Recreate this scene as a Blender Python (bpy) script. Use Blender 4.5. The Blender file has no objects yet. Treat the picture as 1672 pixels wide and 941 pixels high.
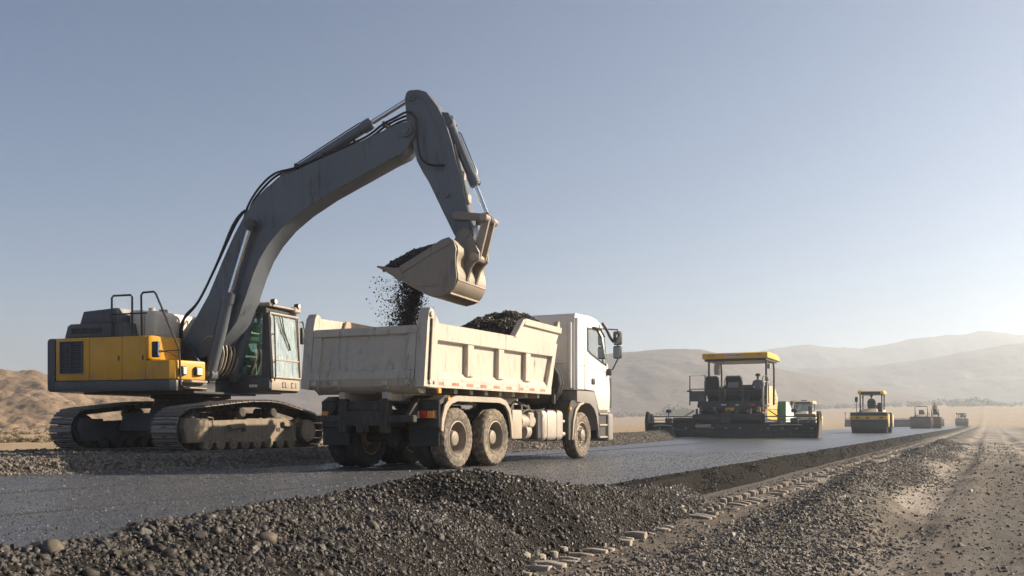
import bpy, bmesh, math, random
import numpy as np
from mathutils import Vector, Matrix

rnd = random.Random(7)
rng = np.random.default_rng(11)
S = bpy.context.scene
COL = S.collection
PI = math.pi
CAM_H = 0.8

# ------------------------------------------------------------------ render settings
S.render.engine = 'CYCLES'
S.cycles.use_denoising = True
S.cycles.max_bounces = 8
S.cycles.transparent_max_bounces = 12
S.cycles.volume_bounces = 2
S.view_settings.view_transform = 'Standard'
S.view_settings.look = 'None'
S.view_settings.gamma = 1
S.view_settings.exposure = 1.12

# ------------------------------------------------------------------ object helpers
def link(o):
    COL.objects.link(o); return o

def tag(o, label=None, cat=None, group=None, kind=None):
    if label: o['label'] = label
    if cat: o['category'] = cat
    if group: o['group'] = group
    if kind: o['kind'] = kind
    return o

def thing(name, label, cat, loc=(0, 0, 0), rz=0, group=None):
    o = bpy.data.objects.new(name, None)
    o.empty_display_size = 0.3
    o.location = loc; o.rotation_euler = (0, 0, rz)
    link(o)
    return tag(o, label, cat, group)

def heading(phi):               # compass-like angle from +Y (clockwise) to a z rotation of a +X-forward model
    return math.radians(90 - phi)

def obj(name, bm, m, parent=None, M=None, smooth=35, mats=None):
    bmesh.ops.recalc_face_normals(bm, faces=bm.faces)
    if M is not None:
        bmesh.ops.transform(bm, matrix=M, verts=bm.verts)
    lim = math.radians(smooth)
    for f in bm.faces: f.smooth = True
    for e in bm.edges:
        if len(e.link_faces) != 2 or e.calc_face_angle(0) > lim: e.smooth = False
    me = bpy.data.meshes.new(name); bm.to_mesh(me); bm.free()
    for mm in (mats or [m]): me.materials.append(mm)
    o = bpy.data.objects.new(name, me); link(o)
    if parent: o.parent = parent
    return o

def copy_tree(o, parent=None):
    c = o.copy(); COL.objects.link(c)
    c.parent = parent
    for ch in list(o.children): copy_tree(ch, c)
    return c

def B(): return bmesh.new()

def box(bm, x0, x1, y0, y1, z0, z1, b=0.0, seg=1, M=None, mi=0):
    co = [(x, y, z) for x in (x0, x1) for y in (y0, y1) for z in (z0, z1)]
    v = [bm.verts.new(c) for c in co]
    fs = [bm.faces.new([v[i] for i in q]) for q in ((0,1,3,2),(4,6,7,5),(0,4,5,1),(2,3,7,6),(0,2,6,4),(1,5,7,3))]
    for f in fs: f.material_index = mi
    vs = v
    if b > 0:
        es = list({e for f in fs for e in f.edges})
        r = bmesh.ops.bevel(bm, geom=es, offset=b, segments=seg, affect='EDGES', profile=0.5, clamp_overlap=True)
        vs = list({w for f in r['faces'] for w in f.verts} | {w for w in v if w.is_valid})
        for f in r['faces']: f.material_index = mi
    if M is not None: bmesh.ops.transform(bm, matrix=M, verts=vs)

def prism(bm, pts, a0, a1, axis='y', b=0.0, seg=1, mi=0):
    """extrude the outline pts (in the plane across axis) from a0 to a1"""
    def c(p, a):
        if axis == 'y': return (p[0], a, p[1])
        if axis == 'x': return (a, p[0], p[1])
        return (p[0], p[1], a)
    A = [bm.verts.new(c(p, a0)) for p in pts]; Bv = [bm.verts.new(c(p, a1)) for p in pts]
    n = len(pts); fs = [bm.faces.new(A), bm.faces.new(Bv[::-1])]
    for i in range(n): fs.append(bm.faces.new((A[i], A[(i+1) % n], Bv[(i+1) % n], Bv[i])))
    for f in fs: f.material_index = mi
    if b > 0:
        es = list(set(fs[0].edges) | set(fs[1].edges))
        bmesh.ops.bevel(bm, geom=es, offset=b, segments=seg, affect='EDGES', profile=0.5, clamp_overlap=True)

def frame_of(d):
    d = Vector(d).normalized()
    a = Vector((0, 0, 1)) if abs(d.z) < 0.9 else Vector((1, 0, 0))
    u = d.cross(a).normalized(); w = d.cross(u)
    return u, w

def cyl(bm, p0, p1, r0, r1=None, seg=20, mi=0):
    r1 = r0 if r1 is None else r1
    p0, p1 = Vector(p0), Vector(p1); u, w = frame_of(p1 - p0)
    A, C = [], []
    for i in range(seg):
        t = 2*PI*i/seg; k = u*math.cos(t) + w*math.sin(t)
        A.append(bm.verts.new(p0 + k*r0)); C.append(bm.verts.new(p1 + k*r1))
    fs = [bm.faces.new(A[::-1]), bm.faces.new(C)]
    for i in range(seg): fs.append(bm.faces.new((A[i], A[(i+1) % seg], C[(i+1) % seg], C[i])))
    for f in fs: f.material_index = mi

def smooth_path(pts, n=6):
    P = [Vector(p) for p in pts]; out = []
    for i in range(len(P)-1):
        a = P[max(i-1, 0)]; b = P[i]; c = P[i+1]; d = P[min(i+2, len(P)-1)]
        for k in range(n):
            t = k/n
            out.append(0.5*((2*b) + (c-a)*t + (2*a-5*b+4*c-d)*t*t + (3*b-a-3*c+d)*t**3))
    out.append(P[-1]); return out

def tube(bm, pts, r, seg=8, curve=0, mi=0):
    P = smooth_path(pts, curve) if curve else [Vector(p) for p in pts]
    rings = []; u = None
    for i, p in enumerate(P):
        d = (P[min(i+1, len(P)-1)] - P[max(i-1, 0)]).normalized()
        if u is None: u, w = frame_of(d)
        else:
            u = (u - d*u.dot(d)).normalized(); w = d.cross(u)
        rings.append([bm.verts.new(p + (u*math.cos(2*PI*k/seg) + w*math.sin(2*PI*k/seg))*r) for k in range(seg)])
    for a, b in zip(rings, rings[1:]):
        for k in range(seg):
            f = bm.faces.new((a[k], a[(k+1) % seg], b[(k+1) % seg], b[k])); f.material_index = mi
    bm.faces.new(rings[0][::-1]).material_index = mi; bm.faces.new(rings[-1]).material_index = mi

def lathe(bm, prof, c, seg=40, axis='y', closed=False, mi=0, tread=None, cap=True):
    """prof = (radius, offset along axis) pairs turned about the axis through c"""
    rings = []
    for i in range(seg):
        t = 2*PI*i/seg; ring = []
        for j, (r, a) in enumerate(prof):
            rr = r + (tread(i, j) if tread else 0)
            if axis == 'y': p = (c[0] + rr*math.cos(t), c[1] + a, c[2] + rr*math.sin(t))
            elif axis == 'z': p = (c[0] + rr*math.cos(t), c[1] + rr*math.sin(t), c[2] + a)
            else: p = (c[0] + a, c[1] + rr*math.cos(t), c[2] + rr*math.sin(t))
            ring.append(bm.verts.new(p))
        rings.append(ring)
    m = len(prof)
    for i in range(seg):
        a, b = rings[i], rings[(i+1) % seg]
        for j in range(m if closed else m-1):
            f = bm.faces.new((a[j], a[(j+1) % m], b[(j+1) % m], b[j])); f.material_index = mi
    if not closed and cap:
        for j in (0, m-1):
            if prof[j][0] > 1e-4:
                f = bm.faces.new([r[j] for r in rings]); f.material_index = mi

# ------------------------------------------------------------------ materials
def nodes_of(name):
    m = bpy.data.materials.new(name); m.use_nodes = True
    nt = m.node_tree; nt.nodes.clear()
    out = nt.nodes.new('ShaderNodeOutputMaterial')
    p = nt.nodes.new('ShaderNodeBsdfPrincipled')
    nt.links.new(p.outputs[0], out.inputs[0])
    return m, nt, p, out

def N(nt, t, **kw):
    n = nt.nodes.new(t)
    for k, v in kw.items():
        if k.startswith('i_'): n.inputs[k[2:].replace('_', ' ')].default_value = v
        else: setattr(n, k, v)
    return n

def noise(nt, vec, scale, detail=5, rough=0.6):
    n = N(nt, 'ShaderNodeTexNoise'); n.inputs['Scale'].default_value = scale
    n.inputs['Detail'].default_value = detail; n.inputs['Roughness'].default_value = rough
    nt.links.new(vec, n.inputs['Vector']); return n.outputs['Fac']

def ramp(nt, fac, lo, hi, a=(0, 0, 0, 1), b=(1, 1, 1, 1)):
    r = N(nt, 'ShaderNodeValToRGB'); r.color_ramp.elements[0].position = lo; r.color_ramp.elements[1].position = hi
    r.color_ramp.elements[0].color = a; r.color_ramp.elements[1].color = b
    nt.links.new(fac, r.inputs[0]); return r.outputs[0]

def mix(nt, fac, a, b, mode='MIX'):
    m = N(nt, 'ShaderNodeMix', data_type='RGBA', blend_type=mode)
    def put(s, v):
        if hasattr(v, 'is_output'): nt.links.new(v, s)
        else: s.default_value = v
    put(m.inputs[0], fac); put(m.inputs[6], a); put(m.inputs[7], b)
    return m.outputs[2]

def math_(nt, op, a, b=None, clamp=False):
    m = N(nt, 'ShaderNodeMath', operation=op, use_clamp=clamp)
    for i, v in enumerate((a, b)):
        if v is None: continue
        if hasattr(v, 'is_output'): nt.links.new(v, m.inputs[i])
        else: m.inputs[i].default_value = v
    return m.outputs[0]

def bump(nt, p, h, strength, dist):
    b = N(nt, 'ShaderNodeBump'); b.inputs['Strength'].default_value = strength; b.inputs['Distance'].default_value = dist
    nt.links.new(h, b.inputs['Height']); nt.links.new(b.outputs[0], p.inputs['Normal'])

def c4(c): return (c[0], c[1], c[2], 1)

DUST = (0.36, 0.28, 0.19)
def paint(name, col, rough=0.45, metal=0.0, dust=0.3, dustcol=DUST, scale=2.5, wear=0.0, wearcol=(0.2, 0.15, 0.1), bumps=0.15, streak=True, low=None, stain=0.0):
    """painted or bare metal with uneven dust, streaks and rub marks of its own"""
    m, nt, p, out = nodes_of(name)
    tc = N(nt, 'ShaderNodeTexCoord').outputs['Object']
    mp = N(nt, 'ShaderNodeMapping'); mp.inputs['Scale'].default_value = (1.0, 1.0, 0.22 if streak else 1.0)
    nt.links.new(tc, mp.inputs[0])
    big = noise(nt, tc, scale*0.5, 4, 0.55); fine = noise(nt, mp.outputs[0], scale*5, 6, 0.7); spk = noise(nt, tc, scale*26, 3, 0.6)
    tone = mix(nt, ramp(nt, big, 0.3, 0.7), c4([c*0.86 for c in col]), c4([min(1, c*1.1) for c in col]))
    f1 = math_(nt, 'MULTIPLY', ramp(nt, big, 0.32, 0.68), ramp(nt, fine, 0.35, 0.72))
    f1 = math_(nt, 'ADD', math_(nt, 'MULTIPLY', f1, 0.75), math_(nt, 'MULTIPLY', ramp(nt, fine, 0.45, 0.8), 0.3))
    f1 = math_(nt, 'MULTIPLY', f1, dust*1.5, True)
    geo = N(nt, 'ShaderNodeNewGeometry'); sx = N(nt, 'ShaderNodeSeparateXYZ'); nt.links.new(geo.outputs['Normal'], sx.inputs[0])
    up = math_(nt, 'MULTIPLY', math_(nt, 'MAXIMUM', sx.outputs[2], 0.0), dust*0.8)
    f1 = math_(nt, 'MAXIMUM', f1, math_(nt, 'MULTIPLY', up, ramp(nt, fine, 0.2, 0.6)))
    if low:      # road dirt thrown up on the lower panels
        sz = N(nt, 'ShaderNodeSeparateXYZ'); nt.links.new(tc, sz.inputs[0])
        lo = math_(nt, 'DIVIDE', math_(nt, 'SUBTRACT', low[1], math_(nt, 'ADD', sz.outputs[2], math_(nt, 'MULTIPLY', math_(nt, 'SUBTRACT', big, 0.5), 0.9))), low[1]-low[0], True)
        f1 = math_(nt, 'MAXIMUM', f1, math_(nt, 'MULTIPLY', math_(nt, 'MULTIPLY', lo, low[2]), ramp(nt, fine, 0.25, 0.6)))
    colr = mix(nt, f1, tone, c4(dustcol))
    if stain:    # dark tar and oil runs
        ms = N(nt, 'ShaderNodeMapping'); ms.inputs['Scale'].default_value = (1.0, 1.0, 0.12); nt.links.new(tc, ms.inputs[0])
        st = math_(nt, 'MULTIPLY', ramp(nt, noise(nt, ms.outputs[0], scale*4.5, 7, 0.7), 0.53, 0.66), ramp(nt, noise(nt, tc, scale*0.9, 4, 0.6), 0.42, 0.62))
        colr = mix(nt, math_(nt, 'MULTIPLY', st, stain), colr, (0.035, 0.03, 0.026, 1))
    if wear:
        w = math_(nt, 'MULTIPLY', ramp(nt, noise(nt, tc, scale*3.1, 8, 0.75), 0.58, 0.66), wear)
        colr = mix(nt, w, colr, c4(wearcol))
    nt.links.new(colr, p.inputs['Base Color'])
    rr = math_(nt, 'ADD', math_(nt, 'MULTIPLY', f1, 0.9 - rough), rough, True)
    nt.links.new(math_(nt, 'ADD', rr, math_(nt, 'MULTIPLY', math_(nt, 'SUBTRACT', spk, 0.5), 0.12)), p.inputs['Roughness'])
    p.inputs['Metallic'].default_value = metal
    if bumps: bump(nt, p, math_(nt, 'ADD', spk, math_(nt, 'MULTIPLY', fine, 1.5)), bumps, 0.004)
    return m

def plain(name, col, rough=0.5, metal=0.0, emit=None):
    m, nt, p, out = nodes_of(name)
    tc = N(nt, 'ShaderNodeTexCoord').outputs['Object']
    f = noise(nt, tc, 9, 4, 0.6)
    nt.links.new(mix(nt, f, c4([c*0.8 for c in col]), c4([min(1, c*1.2) for c in col])), p.inputs['Base Color'])
    p.inputs['Roughness'].default_value = rough; p.inputs['Metallic'].default_value = metal
    return m

def glass(name, tint, gloss_rough=0.03, dusty=0.12, refl=0.0, dcol=(0.42, 0.42, 0.38)):  # dusty: diffuse veil, pane dust and the windscreen's painted sky reflection
    m = bpy.data.materials.new(name); m.use_nodes = True; nt = m.node_tree; nt.nodes.clear()
    out = nt.nodes.new('ShaderNodeOutputMaterial')
    tr = N(nt, 'ShaderNodeBsdfTransparent'); tr.inputs[0].default_value = c4(tint)
    gl = N(nt, 'ShaderNodeBsdfGlossy'); gl.inputs['Roughness'].default_value = gloss_rough
    gl.inputs['Color'].default_value = (0.95, 0.97, 1, 1)
    df = N(nt, 'ShaderNodeBsdfDiffuse'); df.inputs[0].default_value = c4(dcol)
    fr = N(nt, 'ShaderNodeFresnel'); fr.inputs[0].default_value = 1.5
    tc = N(nt, 'ShaderNodeTexCoord').outputs['Object']
    mp = N(nt, 'ShaderNodeMapping'); mp.inputs['Scale'].default_value = (5, 5, 0.7); nt.links.new(tc, mp.inputs[0])
    st = ramp(nt, noise(nt, mp.outputs[0], 3, 4, 0.6), 0.35, 0.75)
    a = N(nt, 'ShaderNodeMixShader'); nt.links.new(math_(nt, 'ADD', math_(nt, 'MULTIPLY', fr.outputs[0], 1.6), refl, True), a.inputs[0])
    nt.links.new(tr.outputs[0], a.inputs[1]); nt.links.new(gl.outputs[0], a.inputs[2])
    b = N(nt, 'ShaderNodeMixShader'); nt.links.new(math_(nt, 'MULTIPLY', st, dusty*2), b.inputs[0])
    nt.links.new(a.outputs[0], b.inputs[1]); nt.links.new(df.outputs[0], b.inputs[2])
    nt.links.new(b.outputs[0], out.inputs[0])
    return m

def stone_mat(name, dark, light, dustc, dustf=0.25, rough=0.65, scale=30, spec=0.22):
    m, nt, p, out = nodes_of(name)
    geo = N(nt, 'ShaderNodeNewGeometry'); r = geo.outputs['Random Per Island']
    tc = N(nt, 'ShaderNodeTexCoord').outputs['Object']
    f = noise(nt, tc, scale, 4, 0.7); g = noise(nt, tc, 0.9, 4, 0.6)
    base = mix(nt, ramp(nt, r, 0.05, 0.98), c4(dark), c4(light))
    base = mix(nt, ramp(nt, f, 0.3, 0.75), base, mix(nt, 0.5, base, c4(dustc)))
    h = math_(nt, 'FRACT', math_(nt, 'MULTIPLY', r, 37.7))
    base = mix(nt, math_(nt, 'MULTIPLY', ramp(nt, h, 0.55, 1.0), math_(nt, 'MULTIPLY', ramp(nt, g, 0.3, 0.7), dustf*2.5)), base, c4(dustc))
    nt.links.new(base, p.inputs['Base Color'])
    nt.links.new(math_(nt, 'ADD', math_(nt, 'MULTIPLY', h, 0.3), rough-0.2), p.inputs['Roughness'])
    p.inputs['Specular IOR Level'].default_value = spec
    bump(nt, p, noise(nt, tc, scale*2.5, 4, 0.7), 0.4, 0.006)
    return m

M = {}
M['yellow'] = paint('yellow_paint', (0.66, 0.34, 0.008), 0.38, dust=0.14, wear=0.15, wearcol=(0.12, 0.09, 0.06), low=(1.4, 1.75, 0.5), stain=0.35)
M['grey'] = paint('dark_grey_paint', (0.052, 0.06, 0.072), 0.45, dust=0.14, wear=0.15, stain=0.3)
M['boom'] = paint('boom_grey_paint', (0.115, 0.132, 0.155), 0.34, dust=0.05, dustcol=(0.3, 0.22, 0.14), wear=0.55, wearcol=(0.2, 0.14, 0.085), stain=0.85, scale=1.7)
M['black'] = paint('black_metal', (0.018, 0.019, 0.021), 0.5, dust=0.18)
M['under'] = paint('grimy_chassis_metal', (0.022, 0.021, 0.02), 0.65, dust=0.22)
M['frame'] = paint('dusty_track_frame', (0.2, 0.17, 0.13), 0.7, dust=0.75, dustcol=(0.42, 0.33, 0.225))
M['shoe'] = paint('worn_track_steel', (0.2, 0.19, 0.185), 0.42, metal=0.45, dust=0.5)
M['tan'] = paint('dusty_beige_metal', (0.38, 0.33, 0.265), 0.5, dust=0.5, stain=0.4)
M['chrome'] = plain('chrome_rod', (0.75, 0.77, 0.8), 0.12, 1.0)
M['silver'] = paint('silver_cover_paint', (0.72, 0.66, 0.57), 0.45, dust=0.3)
M['steel'] = paint('bare_bucket_steel', (0.36, 0.31, 0.25), 0.42, metal=0.45, dust=0.35, dustcol=(0.34, 0.25, 0.16), wear=0.3, wearcol=(0.2, 0.14, 0.09))
M['cheek'] = paint('bucket_side_steel', (0.22, 0.2, 0.178), 0.45, metal=0.35, dust=0.3, dustcol=(0.32, 0.24, 0.16), wear=0.4, stain=0.5)
M['cream'] = paint('cream_tipper_paint', (0.52, 0.465, 0.39), 0.5, dust=0.4, dustcol=(0.38, 0.3, 0.21), wear=0.3, wearcol=(0.26, 0.17, 0.1), stain=0.75)
M['rail'] = paint('rusty_side_board', (0.4, 0.31, 0.22), 0.65, dust=0.4, wear=0.5, wearcol=(0.2, 0.12, 0.07))
M['white'] = paint('white_cab_paint', (0.84, 0.82, 0.78), 0.3, dust=0.12, dustcol=(0.45, 0.37, 0.28), low=(1.2, 2.0, 0.7), stain=0.15)
M['cabgrey'] = paint('grey_cab_plastic', (0.2, 0.19, 0.18), 0.6, dust=0.4)
M['tyre'] = paint('dusty_tyre_rubber', (0.06, 0.055, 0.05), 0.85, dust=0.8, dustcol=(0.42, 0.33, 0.23), streak=False)
M['inner_tyre'] = paint('dark_tyre_rubber', (0.025, 0.025, 0.026), 0.85, dust=0.1)
M['rim'] = paint('dusty_wheel_rim', (0.22, 0.19, 0.155), 0.5, metal=0.2, dust=0.4, dustcol=(0.44, 0.35, 0.25))
M['alu'] = paint('aluminium_tank', (0.42, 0.39, 0.35), 0.4, metal=0.5, dust=0.6, stain=0.5)
M['rubber'] = plain('black_rubber', (0.02, 0.02, 0.021), 0.6)
def strip_mat():
    m, nt, p, out = nodes_of('dusty_red_white_reflector')
    tc = N(nt, 'ShaderNodeTexCoord').outputs['Object']; sx = N(nt, 'ShaderNodeSeparateXYZ'); nt.links.new(tc, sx.inputs[0])
    f = math_(nt, 'FRACT', math_(nt, 'MULTIPLY', sx.outputs[0], 2.0))
    red = math_(nt, 'GREATER_THAN', f, 0.5); dirt = ramp(nt, noise(nt, tc, 6, 6, 0.7), 0.35, 0.7)
    c = mix(nt, red, (0.68, 0.62, 0.53, 1), (0.5, 0.07, 0.035, 1))
    nt.links.new(mix(nt, math_(nt, 'MULTIPLY', dirt, 0.75), c, (0.42, 0.34, 0.25, 1)), p.inputs['Base Color']); p.inputs['Roughness'].default_value = 0.45
    return m
M['strip'] = strip_mat()
M['redlamp'] = plain('red_lamp_plastic', (0.55, 0.03, 0.02), 0.25)
M['orangelamp'] = plain('orange_lamp_plastic', (0.85, 0.3, 0.03), 0.25)
M['whitelamp'] = plain('clear_lamp_plastic', (0.75, 0.7, 0.62), 0.2)
M['yellowlamp'] = plain('yellow_beacon_plastic', (0.85, 0.68, 0.03), 0.3)
M['mirror'] = plain('mirror_glass', (0.5, 0.52, 0.55), 0.08, 1.0)
M['glass'] = glass('cab_glass', (0.58, 0.76, 0.68), 0.04, 0.12, 0.1, (0.3, 0.42, 0.38))
M['front_glass'] = glass('sky_sheen_windscreen', (0.72, 0.84, 0.8), 0.05, 0.3, 0.14, (0.56, 0.62, 0.59))  # pale diffuse streaks paint the bright sky's reflection onto the pane
M['truck_glass'] = glass('dark_side_window', (0.28, 0.32, 0.34), 0.03, 0.06, 0.08)
M['green'] = paint('teal_green_paint', (0.01, 0.16, 0.12), 0.45, dust=0.1)
M['sunlitgreen'] = paint('sunlit_green_paint', (0.55, 0.68, 0.55), 0.5, dust=0.15)  # hopper green with sunlight painted in, for the lit wing sides
M['paveryellow'] = paint('paver_yellow_paint', (0.72, 0.4, 0.02), 0.42, dust=0.15)
M['paverblack'] = paint('paver_black_metal', (0.014, 0.018, 0.027), 0.38, dust=0.06)
M['paleyellow'] = paint('faded_yellow_paint', (0.66, 0.48, 0.22), 0.5, dust=0.3)
M['drum'] = paint('roller_drum_steel', (0.03, 0.032, 0.036), 0.45, metal=0.2, dust=0.08)
M['skin'] = plain('skin', (0.42, 0.24, 0.16), 0.6)
M['hivis'] = plain('hi_vis_yellow_cloth', (0.66, 0.72, 0.07), 0.8)
M['grey_cloth'] = plain('blue_grey_cloth', (0.13, 0.16, 0.2), 0.85)
M['teal_cloth'] = plain('teal_cloth', (0.03, 0.16, 0.19), 0.85)
M['tan_cloth'] = plain('tan_cloth', (0.35, 0.24, 0.13), 0.85)
M['dark_cloth'] = plain('dark_cloth', (0.03, 0.034, 0.045), 0.85)
M['white_mark'] = plain('white_lettering', (0.75, 0.73, 0.68), 0.5)
M['black_mark'] = plain('black_lettering', (0.02, 0.02, 0.02), 0.5)
M['heapstone'] = stone_mat('dark_crushed_stone', (0.005, 0.0052, 0.006), (0.034, 0.033, 0.033), (0.15, 0.126, 0.104), 0.08, 0.6, spec=0.35)
M['bankstone'] = stone_mat('grey_crushed_stone', (0.025, 0.027, 0.03), (0.15, 0.142, 0.132), (0.3, 0.245, 0.18), 0.22)
M['loadstone'] = stone_mat('black_asphalt_mix', (0.008, 0.008, 0.009), (0.05, 0.046, 0.042), (0.12, 0.1, 0.08), 0.15, 0.55)
M['pale_stone'] = stone_mat('dusty_rounded_stone', (0.07, 0.062, 0.054), (0.1, 0.09, 0.078), (0.22, 0.175, 0.125), 0.3, 0.8)
M['mudblock'] = paint('pale_dried_mud', (0.33, 0.295, 0.25), 0.9, dust=0.4, dustcol=(0.34, 0.27, 0.19), scale=7, bumps=0.6, streak=False)

# ------------------------------------------------------------------ land shape
A_ROAD = math.radians(26.0)
UX, UY = math.sin(A_ROAD), math.cos(A_ROAD)
NX, NY = UY, -UX
def to_ns(x, y): return x*NX + y*NY, x*UX + y*UY
def from_ns(n, s): return n*NX + s*UX, n*NY + s*UY

def vnoise(x, y, seed=0):
    xi = np.floor(x).astype(np.int64); yi = np.floor(y).astype(np.int64)
    fx = x - xi; fy = y - yi
    fx = fx*fx*(3-2*fx); fy = fy*fy*(3-2*fy)
    def h(a, b):
        k = (a*374761393 + b*668265263 + seed*974634777) & 0x7fffffff
        k = ((k ^ (k >> 13))*1274126177) & 0x7fffffff
        return ((k ^ (k >> 16)) & 0xffff)/65535.0
    return (h(xi, yi)*(1-fx) + h(xi+1, yi)*fx)*(1-fy) + (h(xi, yi+1)*(1-fx) + h(xi+1, yi+1)*fx)*fy

def fbm(x, y, oct=4, seed=0, gain=0.5):
    v = 0; a = 1; t = 0
    for i in range(oct):
        v = v + a*vnoise(x*2**i, y*2**i, seed+i); t += a; a *= gain
    return v/t

def sstep(a, b, x):
    t = np.clip((x-a)/(b-a), 0, 1); return t*t*(3-2*t)

def seg_dist(x, y, pts):
    """distance to a polyline and the value interpolated along it"""
    best = np.full(np.shape(x), 1e9); val = np.zeros(np.shape(x))
    for (ax, ay, av), (bx, by, bv) in zip(pts, pts[1:]):
        dx, dy = bx-ax, by-ay
        t = np.clip(((x-ax)*dx + (y-ay)*dy)/(dx*dx+dy*dy), 0, 1)
        d = np.hypot(x-ax-t*dx, y-ay-t*dy); v = av + t*(bv-av)
        m = d < best; best = np.where(m, d, best); val = np.where(m, v, val)
    return best, val

LOW = -0.38
def ground_h(x, y):
    x = np.asarray(x, float); y = np.asarray(y, float)
    n, s = to_ns(x, y); r = np.hypot(x, y)
    z = np.full(x.shape, LOW)
    near = np.exp(-r/60)
    # gravel windrow beside the tread rows, dirt track with ruts, bank on the far right
    wr = np.exp(-((n+2.05+0.25*np.sin(s*0.35))/0.5)**2)*sstep(8.5, 13, s)
    z += wr*0.27*(0.35+0.9*fbm(n*1.3, s*0.7, 3, 5))
    z += (fbm(n*1.5, s*0.9, 4, 9)-0.5)*0.09*near*(n > -3.9)
    z += (fbm(n*7, s*5, 3, 21)-0.5)*0.05*near*(n > -3.9)
    z -= (0.075*np.exp(-((n+0.75+0.12*np.sin(s*.11))/0.3)**4) + 0.075*np.exp(-((n-1.25+0.12*np.sin(s*.11))/0.3)**4))*sstep(6, 12, s)*(0.6+0.8*fbm(n*.5, s*.3, 2, 33))
    z += 0.05*(np.exp(-((n+0.25)/0.16)**2) + np.exp(-((n-0.8)/0.16)**2) + np.exp(-((n-1.75)/0.16)**2))*fbm(n*2, s*1.2, 3, 35)
    z += sstep(4.2, 6.2, n)*(0.85+0.4*fbm(s*0.2, n*0.3, 3, 3))*sstep(6, 30, s)*(1-sstep(110, 190, s))
    # desert on the left, a touch higher
    left = sstep(-16.8, -21, n)
    z = z + left*(0.33+(fbm(x*0.09, y*0.09, 4, 31)-0.5)*0.5)
    # the plain climbs gently far out
    az = np.degrees(np.arctan2(x, y))
    z += sstep(230, 640, r)*(3.0 + 7.5*sstep(-2, 26, az))*(0.8+0.4*fbm(x*0.006, y*0.006, 3, 41))
    return z

HEAP = [(-4.4, 2.6, .08), (-3.1, 4.2, .12), (-2.25, 5.6, .15), (-2.2, 7.0, .15), (-2.0, 8.3, .15), (-1.35, 9.1, .2), (-.85, 9.4, .3), (-.3, 9.5, .33),
        (.1, 9.75, .25), (.45, 10.3, .14), (.95, 11.1, .07), (1.4, 11.9, .03), (1.95, 12.9, -.04), (2.4, 14.1, -.14)]
HEAP_FRONT = [(-2.4, 3.2, .06), (-1.5, 5.0, .06), (-1.15, 6.4, .08), (-.85, 7.6, .08), (-.6, 8.6, .1)]
def heap_h(x, y):
    d, h = seg_dist(np.asarray(x, float), np.asarray(y, float), HEAP)
    d2, h2 = seg_dist(np.asarray(x, float), np.asarray(y, float), HEAP_FRONT)
    d3, h3 = seg_dist(np.asarray(x, float), np.asarray(y, float), [(-2.6, 4.4, .12), (-1.9, 6.0, .14), (-1.55, 7.4, .16), (-1.2, 8.5, .2)])
    h = np.maximum(h + 0.10 - np.sqrt((0.70*d)**2 + 0.10**2), h2 + 0.10 - np.sqrt((0.62*d2)**2 + 0.10**2))
    h = np.maximum(h, h3 + 0.10 - np.sqrt((0.55*d3)**2 + 0.10**2))
    return h + (fbm(np.asarray(x)*1.6, np.asarray(y)*1.6, 3, 77)-0.5)*0.13

# the raised gravel platform under the excavator: near edge along the road, then back round
BANK = [(-30, 6.0), (-12, 13.3), (-9, 14.5), (-7.8, 14.95), (-6.1, 15.8), (-4.9, 16.9), (-4.0, 18.6), (-3.3, 20.6), (-1.6, 23.8), (.6, 28.2), (2.9, 32.8), (5.0, 38.5), (7.0, 44.6), (8.4, 50.0)]
def road_side(x, y):
    """signed distance from the bank's edge, positive on the gravel side"""
    x = np.asarray(x, float); y = np.asarray(y, float)
    d, _ = seg_dist(x, y, [(a, b, 0) for a, b in BANK])
    ex = np.interp(y, [b for a, b in BANK], [a for a, b in BANK])
    return np.where(x < ex, d, -d)
def bank_h(x, y):
    x = np.asarray(x, float); y = np.asarray(y, float)
    e = road_side(x, y) + (fbm(x*0.9, y*0.9, 3, 51)-0.5)*0.5
    flat = 0.2
    back = sstep(0, 1, (21.0 + 0.19*(x+7) + 6*sstep(-12, -4, x) + 40*sstep(-3, 4, x) - y)/3.0 + 1)
    n, s = to_ns(x, y)
    h = -0.06 + (flat+0.06)*sstep(-0.1, 0.75, e) + 0.16*np.exp(-((e-1.0)/0.7)**2)*sstep(-4, 1, x)
    h = h + (fbm(x*1.4, y*1.4, 4, 61)-0.5)*0.06*sstep(0, .5, e)
    return h - (1-back)*0.6 - sstep(-17.0, -20, n)*0.6*sstep(-4, 3, x) - 1.5*sstep(-0.5, -1.6, e)

def heightfield(name, X, Y, Z, mat, attrs=None, **tags):
    """grid arrays -> one mesh"""
    r, c = X.shape
    v = np.stack([X, Y, Z], -1).reshape(-1, 3).astype(np.float32)
    idx = np.arange(r*c).reshape(r, c)
    q = np.stack([idx[:-1, :-1], idx[:-1, 1:], idx[1:, 1:], idx[1:, :-1]], -1).reshape(-1, 4)
    return raw_mesh(name, v, q, mat, attrs, True, **tags)

def raw_mesh(name, v, q, mat, attrs=None, smooth=False, **tags):
    me = bpy.data.meshes.new(name); k = q.shape[1]
    me.vertices.add(len(v)); me.vertices.foreach_set('co', v.ravel())
    me.loops.add(q.size); me.loops.foreach_set('vertex_index', q.astype(np.int32).ravel())
    me.polygons.add(len(q)); me.polygons.foreach_set('loop_start', np.arange(0, q.size, k, dtype=np.int32))
    me.polygons.foreach_set('use_smooth', np.full(len(q), smooth))
    me.update(calc_edges=True)
    for nm, a in (attrs or {}).items():
        at = me.attributes.new(nm, 'FLOAT', 'POINT'); at.data.foreach_set('value', np.asarray(a, np.float32).ravel())
    me.materials.append(mat)
    o = bpy.data.objects.new(name, me); link(o)
    return tag(o, **tags)

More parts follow.
